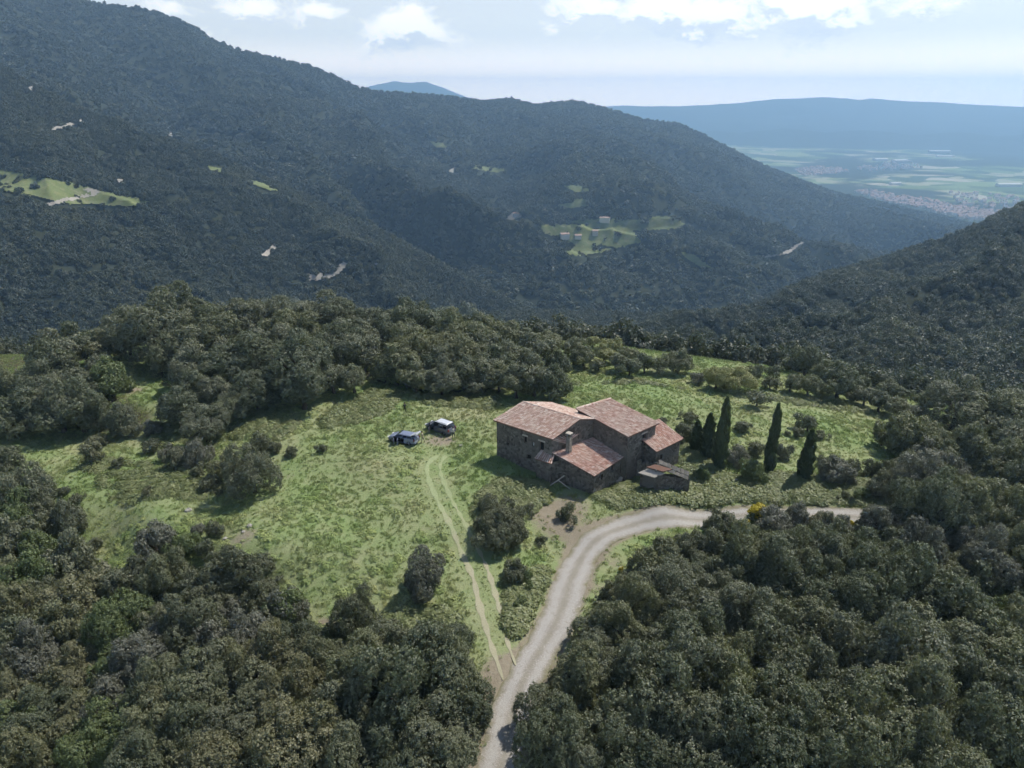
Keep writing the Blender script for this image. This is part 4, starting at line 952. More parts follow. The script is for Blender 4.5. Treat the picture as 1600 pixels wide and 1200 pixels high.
roof(house, D0, D1, DE0, DE2, M['tile_red'], seed=7)
# small hipped corner roof at the end of the front wing
E0 = at(838, 716, 2.1); E1 = at(860, 723, 2.1); ET1 = at(865, 707, 2.75); ET0 = at(848, 704, 2.75)
mb = MB(); wall(mb, E0, E1, ZB, 2.1, 2.1); wall(mb, E1, ET1, ZB, 2.1, 2.7); wall(mb, ET0, E0, ZB, 2.7, 2.1); wall(mb, ET1, ET0, ZB, 2.7, 2.7)
mb.build('wall', M['stone'], house, label='wall of the small corner addition')
roof(house, ET0, ET1, E0, E1, M['tile'], seed=8, over=.15)
# join between corner addition and front wing
mb = MB(); wall(mb, E1, xy(D0) + (xy(DE0) - xy(D0)) * .2, ZB, 2.1, 2.1); mb.build('wall', M['stone'], house)
# chimney
cb = at(889, 695, 3.75); mb = MB(); an = math.atan2(dn[1], dn[0])
mb.box((cb[0], cb[1], 3.75), (.54, .54, 2.6), an); ch = mb.build('chimney', M['stone2'], house)
mb = MB()
for sx in (-1, 1):
    for sy in (-1, 1):
        o_ = Matrix.Rotation(an, 3, 'Z') @ Vector((sx * .20, sy * .20, 0)); mb.box((cb[0] + o_.x, cb[1] + o_.y, 5.16), (.12, .12, .24), an)
mb.build('chimney_posts', M['stone2'], ch)
mb = MB(); mb.box((cb[0], cb[1], 5.33), (.70, .70, .10), an); mb.build('chimney_cap', M['cement'], ch)

# ruined courtyard wall between the front wing and the red-roofed part, and the terrace kerb
def rubble_wall(name, pts, thick, label, seed, cat='wall', matl='stone2', course=.28):
    """loose-laid stones, each with its own edges"""
    rd = random.Random(seed); root = empty(name, (*pts[0][:2], pts[0][2]), 0, label, cat); root.location = (0, 0, 0)
    n = 0
    for (x0, y0, z0, h0), (x1, y1, z1, h1) in zip(pts, pts[1:]):
        L = math.hypot(x1 - x0, y1 - y0); rz = math.atan2(y1 - y0, x1 - x0); s = 0
        nx_ = -math.sin(rz); ny_ = math.cos(rz)
        while s < L:
            w_ = rd.uniform(.3, .62); f = (s + w_ / 2) / L; zb_ = z0 + (z1 - z0) * f - .3; top = zb_ + .3 + (h0 + (h1 - h0) * f) + rd.uniform(-.18, .18); z = zb_
            while z < top:
                h_ = course * rd.uniform(.75, 1.25); mb = MB()
                cx = x0 + (x1 - x0) * f + nx_ * rd.uniform(-.05, .05) ; cy_ = y0 + (y1 - y0) * f + ny_ * rd.uniform(-.05, .05)
                tilt = Matrix.Rotation(rz + rd.uniform(-.12, .12), 3, 'Z') @ Matrix.Rotation(rd.uniform(-.08, .08), 3, 'X')
                c = (cx, cy_, z + h_ / 2); d_ = (w_ * .97, thick * rd.uniform(.85, 1.1), h_ * .96)
                f_ = lambda x, y, zz, k=1.0: tuple(Vector(c) + tilt @ Vector((x * d_[0] / 2 * k, y * d_[1] / 2 * k, zz * d_[2] / 2)))
                rg = [(-1, -1), (1, -1), (1, 1), (-1, 1)]
                mb.hexa([f_(x, y, -1, .9) for x, y in rg], [f_(x, y, 1, .86) for x, y in rg]); mb.build('stone', M[matl], root); z += h_; n += 1
            s += w_
    return root
def gpt(u, v, h): p = hit_ground(u, v); return (p[0], p[1], p[2], h)
def zpt(p, h): return (p[0], p[1], float(ground_base(p[0], p[1])), h)
ya = xy(DE2) + np.array([.2, .2]); yb = xy(C1)
rubble_wall('ruined_wall', [zpt(ya, 2.6), zpt(ya * .5 + yb * .5, 1.9), zpt(yb, 2.5)], .5, 'crumbling rubble wall joining the front wing to the red-roofed part', 5)
rubble_wall('terrace_wall', [gpt(924, 769, .35), gpt(960, 754, .35), gpt(1000, 741, .35)], .45, 'low pale stone terrace edge running from the front wing to the shed', 6, matl='cement')

# ------------------------------------------------------------------ stone shed with broken roof
shed = empty('stone_shed', (0, 0, 0), 0, 'small windowless stone shed with broken dark tiled roof right of the farmhouse', 'shed')
S0 = at(1001, 738, .55); S1 = at(1027, 745, .55); S2 = at(1078, 748, -.1); S3 = np.array([*(xy(S2) + xy(S0) - xy(S1)), .3])
mb = MB(); wall(mb, S0, S1, -3.2, .55, .55); wall(mb, S1, S2, -3.2, .75, -.1); wall(mb, S2, S3, -3.2, -.1, -.1); wall(mb, S3, S0, -3.2, -.1, .55)
mb.build('wall', M['stone'], shed)
mb = MB(); a, b = S0, S1; ex = xy(S3) - xy(S0); ex /= np.linalg.norm(ex); q = .9
ring = [P3(xy(a) - ex * .35, .55), P3(xy(b) - ex * .35, .5), P3(xy(b) + ex * q, .95), P3(xy(a) + ex * q, .98)]
mb.hexa([p - np.array([0, 0, .1]) for p in ring], ring); mb.build('roof_slab', M['cement'], shed)
mb = MB(); ring = [P3(xy(a) + ex * (q - .2), 1.25), P3(xy(b) + ex * (q - .2), 1.22), P3(xy(b) + ex * (q + .9), 1.45), P3(xy(a) + ex * (q + .9), 1.5)]
mb.hexa([p - np.array([0, 0, .12]) for p in ring], ring); mb.build('roof_slab', M['bed'], shed)
mb = MB(); tb = xy(a) * .5 + xy(b) * .5 + ex * q; mb.box((tb[0], tb[1], .75), (.3, .3, 1.0), .4); mb.build('pillar', M['stone2'], shed)
# leaning run of big dark tiles: two rows, each tile its own piece
r0 = at(1029, 719, 1.75); r1 = at(1076, 738, .55); dirr = r1 - r0; Lr = np.linalg.norm(dirr); dirr /= Lr
sd_ = np.cross(dirr, [0, 0, 1]); sd_ /= np.linalg.norm(sd_); sd_ = sd_ if sd_[1] < 0 else -sd_; dwn = sd_ * .88 + np.array([0, 0, -.47]); nn_ = np.cross(dirr, dwn); nn_ = nn_ if nn_[2] > 0 else -nn_
rd = random.Random(9); nT = 7
for rowi in range(2):
    for i in range(nT):
        p = r0 + dirr * (Lr * (i + .5) / nT + rd.uniform(-.03, .03)) + dwn * (.30 + .55 * rowi) + nn_ * (.02 + (.05 if rowi == 0 else 0)); w_ = Lr / nT * .95; mb = MB()
        f_ = lambda a_, b_, c_: tuple(p + dirr * a_ * w_ / 2 + dwn * b_ * .32 + nn_ * (c_ + .05 * math.cos(a_ * 1.4)))
        rg = [(-1, -1), (0, -1), (1, -1), (1, 1), (0, 1), (-1, 1)]
        if Vector(np.cross(dirr, dwn)).z < 0: rg = rg[::-1]
        mb.hexa([f_(x, y, 0) for x, y in rg], [f_(x, y, .07) for x, y in rg]); mb.build('roof_tile', M['tile_dark'], shed)
mb = MB(); mb.tube([r0 + dwn * .6 - nn_ * .12, r1 + dwn * .6 - nn_ * .12], .09, 6); mb.build('rafter', M['wood'], shed)
mb = MB(); mb.tube([r0 + dwn * .05 - nn_ * .12, r1 + dwn * .05 - nn_ * .12], .09, 6); mb.build('rafter', M['wood'], shed)

# timbers leaning against the front wing, fallen beam by the shed
def beam(name, p, q, r, label, matl):
    p = Vector(p); q = Vector(q); mb = MB(); t_ = (q - p).normalized(); M3 = t_.to_track_quat('X', 'Z').to_matrix(); mb.box((p + q) / 2, ((q - p).length, r, r * .7), 0, M3)
    o = mb.build(name, matl, None); o['label'] = label; o['category'] = 'timber'; return o
g0 = hit_ground(860, 759); beam('timber_beam', g0 + np.array([0, 0, .05]), at(882, 743, .75), .16, 'pale timber beam propped up in front of the low front wing', M['timber'])
g1 = hit_ground(891, 765); beam('timber_beam', g1 + np.array([0, 0, .05]), at(872, 750, .35), .13, 'pale timber beam crossing beneath the propped one', M['timber'])
g0 = hit_ground(1122, 752); g1 = hit_ground(1152, 753); beam('timber_beam', g0 + np.array([0, 0, .35]), g1 + np.array([0, 0, .35]), .14, 'grey fallen beam lying in the brambles right of the shed', M['timber'])

# ------------------------------------------------------------------ cars
def car_paint(name, col):
    m, t = mat(name); g = t.add('ShaderNodeNewGeometry')
    p = principled(t, t.mix(t.noise(g.outputs['Position'], 2.5, 4), tuple(c * .9 for c in col), col), .28, .5); p.inputs['Coat Weight'].default_value = .6; p.inputs['Coat Roughness'].default_value = .08; return m
M['silver'] = car_paint('silver_blue_paint', (.22, .25, .34)); M['shaded_paint'] = car_paint('shade_darkened_paint', (.10, .105, .13)); M['roofwhite'] = car_paint('pale_paint', (.66, .68, .72))  # body paints darkened: the shade on the car sides is put into the colour
M['glass'], t = mat('car_glass'); principled(t, (.010, .012, .020), .05, .6)
M['tyre'] = simple('tyre_rubber', (.02, .02, .02), .85, .2); M['rim'] = simple('alloy_rim', (.45, .46, .48), .35, .5, .8)
M['redlamp'] = simple('red_lamp', (.16, .012, .012), .2, .5); M['whitelamp'] = simple('clear_lamp', (.75, .75, .72), .15, .5); M['black_trim'] = simple('black_trim', (.018, .018, .02), .6, .3)
M['seat'] = simple('seat_fabric', (.045, .045, .05), .9, .1)
def make_car(name, label, paint, roofpaint, loc, rz, Lc, Wc, Hc, tall, open_doors, tailgate):
    """x forward, y left; body lofted from cross-sections with an opening where a door stands open"""
    e = empty(name, loc, rz, label, 'car')
    hl = Lc / 2
    # stations: x, belt height, half width, sill height
    st = [(-hl, .78, .80, .42), (-hl + .12, .98, .92, .30), (-hl + .75, 1.02, 1.0, .24), (-.55, 1.0, 1.0, .2), (.42, .98, 1.0, .2), (1.02, .96, .99, .22), (hl - .72, .90, .97, .26), (hl - .22, .76, .90, .28), (hl, .60, .74, .36)]
    hw = Wc / 2; V = []; n = 10; mb = MB()
    def ring(x, zb, k, zs):
        y = hw * k; return [(x, 0, zs), (x, y * .9, zs), (x, y * .99, zs + .1), (x, y, (zs + zb) * .5 + .08), (x, y * .965, zb - .05), (x, y * .90, zb), (x, 0, zb + .04)]
    rings = [ring(*s) for s in st]
    def face(i, a, side): 
        p = [rings[i][a], rings[i + 1][a], rings[i + 1][a + 1], rings[i][a + 1]]
        return [(q[0], q[1] * side, q[2]) for q in p]
    for side in (-1, 1):
        for i in range(len(st) - 1):
            for a in range(6):
                if a in (2, 3) and ((i == 4 and ('front', side) in open_doors) or (i == 3 and ('rear', side) in open_doors)): continue
                mb.quad(*face(i, a, side))
    for i in (0, -1):
        r = rings[i]; 
        for a in range(6): mb.quad(r[a], r[a + 1], (r[a + 1][0], -r[a + 1][1], r[a + 1][2]), (r[a][0], -r[a][1], r[a][2]))
    body = mb.build('body', paint, e)
    bm_ = body.modifiers.new('bevel', 'BEVEL'); bm_.width = .03; bm_.segments = 2; bm_.limit_method = 'ANGLE'
    # cabin: window band and roof
    zb = .99; zt = Hc; xr, xf = -hl + .22, 1.0; xr2, xf2 = -hl + (.42 if tall else .62), .28
    kb, kt = .90 * hw, .70 * hw
    def cabring(f): 
        z = zb + (zt - .06 - zb) * f; x0 = xr + (xr2 - xr) * f; x1 = xf + (xf2 - xf) * f; y = kb + (kt - kb) * f
        return x0, x1, y, z
    x0, x1, y0, z0 = cabring(0); X0, X1, Y0, Z0 = cabring(1)
    def gl(name_, ps): mb = MB(); mb.quad(*ps); return mb.build(name_, M['glass'], e)
    gl('windscreen', [(x1, -y0, z0), (x1, y0, z0), (X1, Y0, Z0), (X1, -Y0, Z0)])
    if not tailgate: gl('rear_window', [(x0, y0, z0), (x0, -y0, z0), (X0, -Y0, Z0), (X0, Y0, Z0)])
    xm = lambda f, q: (x0 + (x1 - x0) * q) + ((X0 + (X1 - X0) * q) - (x0 + (x1 - x0) * q)) * f
    for s in (-1, 1):
        for (q0, q1, dn_) in ((0.0, .30, None), (.30, .62, 'rear'), (.62, 1.0, 'front')):
            if (dn_, s) in open_doors: continue
            gl('side_window', [(xm(0, q0), s * y0, z0), (xm(0, q1), s * y0, z0), (xm(1, q1), s * Y0, Z0), (xm(1, q0), s * Y0, Z0)])
        mb = MB()
        for q in (0.0, .30, .62, 1.0):
            mb.tube([(xm(0, q), s * (y0 + .012), z0 - .01), (xm(1, q), s * (Y0 + .012), Z0 + .01)], .035, 5)
        mb.build('pillars', paint, e)
    mb = MB(); ov = .05
    rb = [(X0 - ov, -Y0 - ov, Z0), (X1 + ov, -Y0 - ov, Z0), (X1 + ov, Y0 + ov, Z0), (X0 - ov, Y0 + ov, Z0)]
    rt = [(X0 + .1, -Y0 + .1, Z0 + .075), (X1 - .12, -Y0 + .1, Z0 + .07), (X1 - .12, Y0 - .1, Z0 + .07), (X0 + .1, Y0 - .1, Z0 + .075)]
    mb.hexa(rb, rt); mb.build('roof', roofpaint, e)
    mb = MB()
    for s in (-1, 1): mb.tube([(X0 + .1, s * (Y0 - .02), Z0 + .1), (X1 - .1, s * (Y0 - .02), Z0 + .1)], .02, 5)
    if tall: mb.build('roof_rails', M['black_trim'], e)
    # cabin inside: floor and seats
    mb = MB(); mb.box((-.5, 0, .33), (2.9, Wc * .8, .05)); mb.build('cabin_floor', M['black_trim'], e)
    for (sx, sy) in ((.25, .36), (.25, -.36), (-.75, .0)):
        wd = .5 if sy else 1.2; mb = MB(); mb.box((sx, sy, .52), (.5, wd, .18)); mb.box((sx - .28, sy, .88), (.14, wd, .62), 0, Matrix.Rotation(-.18, 3, 'Y')); mb.build('seat', M['seat'], e)
    for sx, k in ((hl - .82, 0), (-hl + .80, 1)):
        for s in (-1, 1):
            wh = empty('wheel', (0, 0, 0)); wh.parent = e; wh.location = (sx, s * (hw - .10), .32)
            mb = MB(); seg = 18; prof = [(.20, -.10), (.30, -.105), (.325, -.06), (.325, .06), (.30, .105), (.20, .10)]
            for k_ in range(seg):
                for (r_, y_) in prof: mb.v.append((r_ * math.cos(2 * math.pi * k_ / seg), y_, r_ * math.sin(2 * math.pi * k_ / seg)))
            for k_ in range(seg):
                for q in range(len(prof) - 1):
                    i0 = k_ * len(prof) + q; i1 = ((k_ + 1) % seg) * len(prof) + q; mb.f.append((i0, i1, i1 + 1, i0 + 1))
            mb.build('tyre', M['tyre'], wh, True)
            mb = MB(); mb.v.append((0, s * .085, 0)); 
            for k_ in range(10):
                for (r_, w_) in ((.20, -.14), (.20, .14)):
                    an_ = 2 * math.pi * k_ / 10 + w_; mb.v.append((r_ * math.cos(an_), s * .06, r_ * math.sin(an_)))
                mb.f.append((0, 1 + 2 * k_, 2 + 2 * k_))
            mb.build('rim', M['rim'], wh)
        mb = MB()
    for s in (-1, 1):
        mb = MB(); mb.box((hl - .14, s * hw * .66, .66), (.26, .34, .14), s * -.3); mb.build('headlight', M['whitelamp'], e)
        mb = MB(); mb.box((-hl + .05, s * hw * .80, .86), (.14, .2, .3), s * .2); mb.build('tail_light', M['redlamp'], e)
        mb = MB(); mb.box((.82, s * (hw + .1), 1.02), (.14, .2, .13)); mb.build('wing_mirror', M['black_trim'], e)
    mb = MB(); mb.box((hl + .005, 0, .40), (.06, Wc * .66, .18)); mb.build('front_bumper', M['black_trim'], e)
    mb = MB(); mb.box((-hl - .02, 0, .44), (.10, Wc * .80, .22)); mb.build('rear_bumper', paint, e)
    mb = MB(); mb.box((-hl - .075, 0, .58), (.012, .5, .11)); mb.build('number_plate', M['whitelamp'], e)
    # open doors, hinged at their front edges
    for (which, s) in open_doors:
        hx, ln = (1.02, 1.38) if which == 'front' else (-.38, .98)
        hx = 1.0 if which == 'front' else .40; ln = .62 + .42 if which == 'front' else .95
        an_ = R(62) * s; d_ = Vector((-math.cos(an_), abs(math.sin(an_)) * s, 0)); o_ = Vector((hx, s * hw * .985, 0)); nr = Vector((-d_.y, d_.x, 0)) * .035
        mb = MB(); p0, p1 = o_, o_ + d_ * ln; rg = [p0 - nr, p1 - nr, p1 + nr, p0 + nr]
        if (p1 - p0).cross(nr * 2).z < 0: rg = rg[::-1]
        mb.hexa([(q.x, q.y, .30) for q in rg], [(q.x, q.y, .96) for q in rg]); dr = mb.build('door', paint, e)
        mb = MB(); q0, q1 = p0 + d_ * (.3 if which == 'front' else .05), p1 - d_ * .08; mb.quad((p0.x, p0.y, .97), (p1.x, p1.y, .97), (q1.x, q1.y, Hc - .12), (q0.x, q0.y, Hc - .12)); mb.build('door_window', M['glass'], dr)
    if tailgate:
        tg = empty('tailgate', (X0, 0, Z0)); tg.parent = e
        mb = MB(); rg = [(-.85, -Y0 * .98, .42), (-.02, -Y0, .02), (-.02, Y0, .02), (-.85, Y0 * .98, .42)]
        mb.hexa([(x, y, z - .035) for x, y, z in rg], [(x, y, z + .035) for x, y, z in rg]); mb.build('panel', M['roofwhite'], tg)
        mb = MB(); mb.box((-.88, 0, .34), (.12, Y0 * 1.85, .2)); mb.build('spoiler_edge', M['roofwhite'], tg)
        mb = MB(); mb.box((-hl + .6, 0, .75), (.9, Wc * .7, .5)); mb.build('luggage', M['seat'], e)
    return e
c1 = hit_ground(631, 690); c2 = hit_ground(688, 673)
def dir_px(u0, v0, u1, v1): a = hit_ground(u0, v0); b = hit_ground(u1, v1); return math.atan2(b[1] - a[1], b[0] - a[0])
make_car('parked_car', 'silver-blue hatchback with its tailgate and side doors open, nearer of two cars', M['silver'], M['silver'], c1, dir_px(652, 696, 610, 687), 4.15, 1.74, 1.42, False, {('front', 1), ('rear', 1)}, True)
make_car('parked_car', 'silver-grey car, body darkened for shade, with a pale roof and an open front door, farther of two cars', M['shaded_paint'], M['roofwhite'], c2, dir_px(706, 681, 668, 668), 4.4, 1.82, 1.66, True, {('front', 1)}, False)

# ------------------------------------------------------------------ people
def cloth(name, c): return simple(name, c, .9, .1, var=.2, scale=9)
M['skin'] = simple('skin', (.45, .27, .19), .6, .3); M['hair'] = simple('dark_hair', (.03, .022, .016), .7, .2)
def person(loc, rz, label, top, bottom, arms=((.25, .05, .05), (-.25, .05, .05)), stride=.12, lean=0.0, hgt=1.74):
    e = empty('person', loc, rz, label, 'person', 'people by the cars')
    s = hgt / 1.74
    J = {'pel': (0, 0, .93), 'waist': (lean * .3, 0, 1.08), 'chest': (lean * .8, 0, 1.32), 'neck': (lean, 0, 1.47), 'head0': (lean * 1.1 + .01, 0, 1.53), 'head': (lean * 1.2 + .02, 0, 1.64), 'crownp': (lean * 1.25 + .01, 0, 1.72)}
    rad = {'pel': (.15, .11), 'waist': (.14, .10), 'chest': (.17, .115), 'neck': (.06, .06), 'head0': (.065, .075), 'head': (.08, .098), 'crownp': (.06, .07)}
    E_ = [('pel', 'waist'), ('waist', 'chest'), ('chest', 'neck'), ('neck', 'head0'), ('head0', 'head'), ('head', 'crownp')]
    for k, sg in (('l', 1), ('r', -1)):
        st_ = stride * sg; ax, ay, bend = arms[0] if sg == 1 else arms[1]
        J['hip' + k] = (0, sg * .10, .88); J['knee' + k] = (st_ * .6 + .03, sg * .115, .48); J['ank' + k] = (st_ - .02, sg * .12, .09); J['toe' + k] = (st_ + .16, sg * .14, .035)
        rad.update({'hip' + k: (.10, .10), 'knee' + k: (.065, .065), 'ank' + k: (.045, .045), 'toe' + k: (.04, .04)})
        E_ += [('pel', 'hip' + k), ('hip' + k, 'knee' + k), ('knee' + k, 'ank' + k), ('ank' + k, 'toe' + k)]
        J['sh' + k] = (lean * .9, sg * .19, 1.40); J['elb' + k] = (lean * .9 + abs(ax) * .4 - .03, sg * (.24 + abs(ay)), 1.13); J['wr' + k] = (lean * .9 + abs(ax), sg * (.24 + abs(ay) * .5), .92 + bend * 2); J['hand' + k] = (lean * .9 + abs(ax) + .04, sg * (.235 + abs(ay) * .4), .84 + bend * 2.4)
        rad.update({'sh' + k: (.06, .06), 'elb' + k: (.045, .045), 'wr' + k: (.03, .03), 'hand' + k: (.038, .025)})
        E_ += [('chest', 'sh' + k), ('sh' + k, 'elb' + k), ('elb' + k, 'wr' + k), ('wr' + k, 'hand' + k)]
    names = list(J); me = bpy.data.meshes.new('body'); me.from_pydata([tuple(c * s for c in J[n_]) for n_ in names], [(names.index(a), names.index(b)) for a, b in E_], []); me.update()
    o = obj('body', me, None, e)
    o.modifiers.new('skin', 'SKIN').use_smooth_shade = True
    sv = me.skin_vertices[0].data
    for i, n_ in enumerate(names): sv[i].radius = tuple(c * s for c in rad[n_])
    sv[0].use_root = True
    o.modifiers.new('sub', 'SUBSURF').levels = 2; o.modifiers['sub'].render_levels = 2
    m_, t_ = mat('clothed_skin'); tcn = t_.add('ShaderNodeTexCoord'); sp_ = t_.add('ShaderNodeSeparateXYZ', inp={0: tcn.outputs['Object']})
    z_ = sp_.outputs[2]
    c_ = t_.mix(t_.math('GREATER_THAN', z_, .95 * s), bottom, top); c_ = t_.mix(t_.math('GREATER_THAN', z_, 1.47 * s), c_, (.45, .27, .19)); c_ = t_.mix(t_.math('LESS_THAN', z_, .075 * s), c_, (.05, .04, .03))
    principled(t_, c_, .85, .15); me.materials.append(m_)
    # hair cap
    mb = MB(); hx, hy, hz = (c * s for c in J['head'])
    for i in range(5):
        for k in range(10):
            th = i / 4 * 1.9; ph = k * .628; mb.v.append((hx - .02 + .112 * math.sin(th) * math.cos(ph), .095 * math.sin(th) * math.sin(ph), hz + .02 + .12 * math.cos(th)))
    for i in range(4):
        for k in range(10): mb.f.append((i * 10 + k, i * 10 + (k + 1) % 10, (i + 1) * 10 + (k + 1) % 10, (i + 1) * 10 + k))
    mb.build('hair', M['hair'], e, True)
    return e
person(hit_ground(633, 646), 2.2, 'person in dark olive clothes standing under the trees behind the cars', (.035, .038, .025), (.05, .055, .03), stride=.06)
person(hit_ground(709, 685), 2.6, 'person in a pale top and dark trousers standing behind the silver-grey car', (.42, .41, .38), (.05, .05, .055), arms=((.35, .02, .12), (-.35, .02, .12)), stride=.14, lean=.06)
person(hit_ground(661, 692), 3.0, 'person in beige clothes standing behind the open tailgate of the silver-blue car', (.40, .36, .26), (.34, .30, .21), arms=((.35, .02, .12), (-.35, .02, .12)), stride=.2, lean=.08)

# ------------------------------------------------------------------ hamlet, village, far buildings
def small_house(p, L, W, h, rz, label, group):
    e = empty('hill_house', p, rz, label, 'house', group)
    mb = MB(); rg = [(-L / 2, -W / 2), (L / 2, -W / 2), (L / 2, W / 2), (-L / 2, W / 2)]
    mb.hexa([(x, y, -3) for x, y in rg], [(x, y, h) for x, y in rg]); mb.quad((-L / 2, -W / 2, h), (-L / 2, W / 2, h), (-L / 2, 0, h + W * .22)); mb.quad((L / 2, -W / 2, h), (L / 2, 0, h + W * .22), (L / 2, W / 2, h)); mb.build('wall', M['white_wall'], e)
    mb = MB(); o = .4
    for s in (-1, 1): mb.hexa([(-L / 2 - o, s * (W / 2 + o) if s < 0 else 0, h - .15 if s < 0 else h + W * .22 + .05), (L / 2 + o, s * (W / 2 + o) if s < 0 else 0, h - .15 if s < 0 else h + W * .22 + .05), (L / 2 + o, 0 if s < 0 else W / 2 + o, h + W * .22 + .05 if s < 0 else h - .15), (-L / 2 - o, 0 if s < 0 else W / 2 + o, h + W * .22 + .05 if s < 0 else h - .15)],
                     [(-L / 2 - o, s * (W / 2 + o) if s < 0 else 0, h + .1 if s < 0 else h + W * .22 + .3), (L / 2 + o, s * (W / 2 + o) if s < 0 else 0, h + .1 if s < 0 else h + W * .22 + .3), (L / 2 + o, 0 if s < 0 else W / 2 + o, h + W * .22 + .3 if s < 0 else h + .1), (-L / 2 - o, 0 if s < 0 else W / 2 + o, h + W * .22 + .3 if s < 0 else h + .1)])
    mb.build('roof', M['red_roof'], e)
HAM = [(882, 371, 12, 7, 5, 'whitewashed farmhouse at the lower left of the hamlet fields'), (945, 345, 16, 7, 5, 'long white farmhouse above the right hamlet field'), (930, 366, 8, 6, 5, 'small white house in the middle of the hamlet'), (903, 372, 9, 6, 4, 'pale house among the hamlet terraces'), (807, 338, 11, 7, 5, 'white house left of the hamlet at a pale track')]
for u, v, L, W, h, lb in HAM:
    p = land(u, v, 'M')
    if p: small_house(p, L, W, h, rnd.uniform(-.4, .4), lb, 'hamlet houses on the mountain')
# the village on the plain: hundreds of tiny houses seen as one mass of roofs and walls
def village(name, polys, n, label):
    mw, mr = MB(), MB(); rd_ = np.random.default_rng(5)
    for poly, k in polys:
        us_ = [p[0] for p in poly]; vs_ = [p[1] for p in poly]; c_ = 0; tries = 0
        while c_ < k and tries < 20000:
            tries += 1; u, v = rd_.uniform(min(us_), max(us_)), rd_.uniform(min(vs_), max(vs_))
            if not in_poly(np.array([u]), np.array([v]), poly)[0]: continue
            p = at(u, v, PLAIN_Z + 4); c_ += 1; rz = rd_.normal(.3, .5); L, W, h = rd_.uniform(7, 15), rd_.uniform(6, 9), rd_.uniform(4, 8)
            M3 = Matrix.Rotation(rz, 3, 'Z'); g = lambda x, y, z: tuple(Vector(p) + M3 @ Vector((x, y, z))); rg = [(-L / 2, -W / 2), (L / 2, -W / 2), (L / 2, W / 2), (-L / 2, W / 2)]
            mw.hexa([g(x, y, -14) for x, y in rg], [g(x, y, h) for x, y in rg])
            mr.quad(g(-L / 2, -W / 2, h + .1), g(L / 2, -W / 2, h + .1), g(L / 2, 0, h + 2.4), g(-L / 2, 0, h + 2.4)); mr.quad(g(L / 2, W / 2, h + .1), g(-L / 2, W / 2, h + .1), g(-L / 2, 0, h + 2.4), g(L / 2, 0, h + 2.4))
    o = mw.build(name, M['white_wall'], None, kind='stuff', label=label, category='village'); mr.build('roofs', M['red_roof'], o, kind='stuff')
village('village', [([(1335, 300), (1360, 298), (1400, 306), (1450, 312), (1490, 322), (1540, 330), (1580, 332), (1580, 345), (1500, 342), (1440, 326), (1380, 316)], 620), ([(1480, 300), (1590, 306), (1590, 330), (1500, 322)], 90)], 700, 'sprawling red-roofed village at the mouth of the valley')
village('village', [([(1240, 266), (1270, 261), (1310, 262), (1330, 268), (1290, 274), (1255, 275)], 260), ([(1330, 262), (1420, 250), (1440, 262), (1360, 268)], 90)], 350, 'smaller pale village farther out on the plain')
def shed_far(u, v, L, W, label):
    p = at(u, v, PLAIN_Z); e = empty('white_warehouse', p, rnd.uniform(-.2, .2), label, 'warehouse', 'white warehouses on the plain')
    mb = MB(); rg = [(-L / 2, -W / 2), (L / 2, -W / 2), (L / 2, W / 2), (-L / 2, W / 2)]; mb.hexa([(x, y, -10) for x, y in rg], [(x, y, 14) for x, y in rg]); mb.build('wall', M['white_wall'], e)
    mb = MB(); mb.hexa([(x * 1.02, y * 1.02, 14.05) for x, y in rg], [(x * 1.02, y * .6, 17) for x, y in rg]); mb.build('roof', M['white_wall'], e)
shed_far(1467, 239, 130, 40, 'long white warehouse at upper right of the plain, left of centre line of fields'); shed_far(1405, 254, 80, 40, 'white warehouse on the plain beyond the dark wooded mound')
shed_far(1375, 252, 75, 40, 'pale warehouse left of its white neighbour beyond the wooded mound'); shed_far(1575, 293, 90, 28, 'white warehouse near the right frame edge on the plain')
shed_far(1398, 291, 42, 20, 'small white warehouse just above the large village'); shed_far(1476, 247, 115, 20, 'thin white warehouse just below the long one')

# ------------------------------------------------------------------ stones in the grass
def rock(u, v, size, label, seed):
    rd_ = np.random.default_rng(seed); p = hit_ground(u, v); mb = MB()
    for i in range(5):
        for k in range(8):
            th = math.pi * (i + .5) / 5; r_ = size * (.8 + .4 * rd_.random()); mb.v.append((r_ * math.sin(th) * math.cos(k * .785), r_ * math.sin(th) * math.sin(k * .785), r_ * .6 * math.cos(th)))
    for i in range(4):
        for k in range(8): mb.f.append((i * 8 + k, i * 8 + (k + 1) % 8, (i + 1) * 8 + (k + 1) % 8, (i + 1) * 8 + k))
    mb.f.append(tuple(range(8))); mb.f.append(tuple(range(32, 40)))
    o = mb.build('pale_rock', M['rock'], None); o.location = (p[0], p[1], p[2] + size * .12); o['label'] = label; o['category'] = 'rock'; o['group'] = 'pale rocks in the meadow'
rock(390, 822, .34, 'pale rock in the worn patch of meadow below the big bush', 1); rock(380, 831, .22, 'smaller pale rock just left of the worn patch rock', 2); rock(352, 842, .28, 'pale rock beside the clump at the meadow corner', 3)
rock(294, 798, .40, 'flat pale rock at the top of the meadow corner clump', 4); rock(720, 697, .3, 'pale stone in the grass right of the cars', 5); rock(777, 770, .35, 'white stone in the brambles left of the track bush', 6); rock(218, 1112, .7, 'pale boulder showing between oaks at lower left', 7)

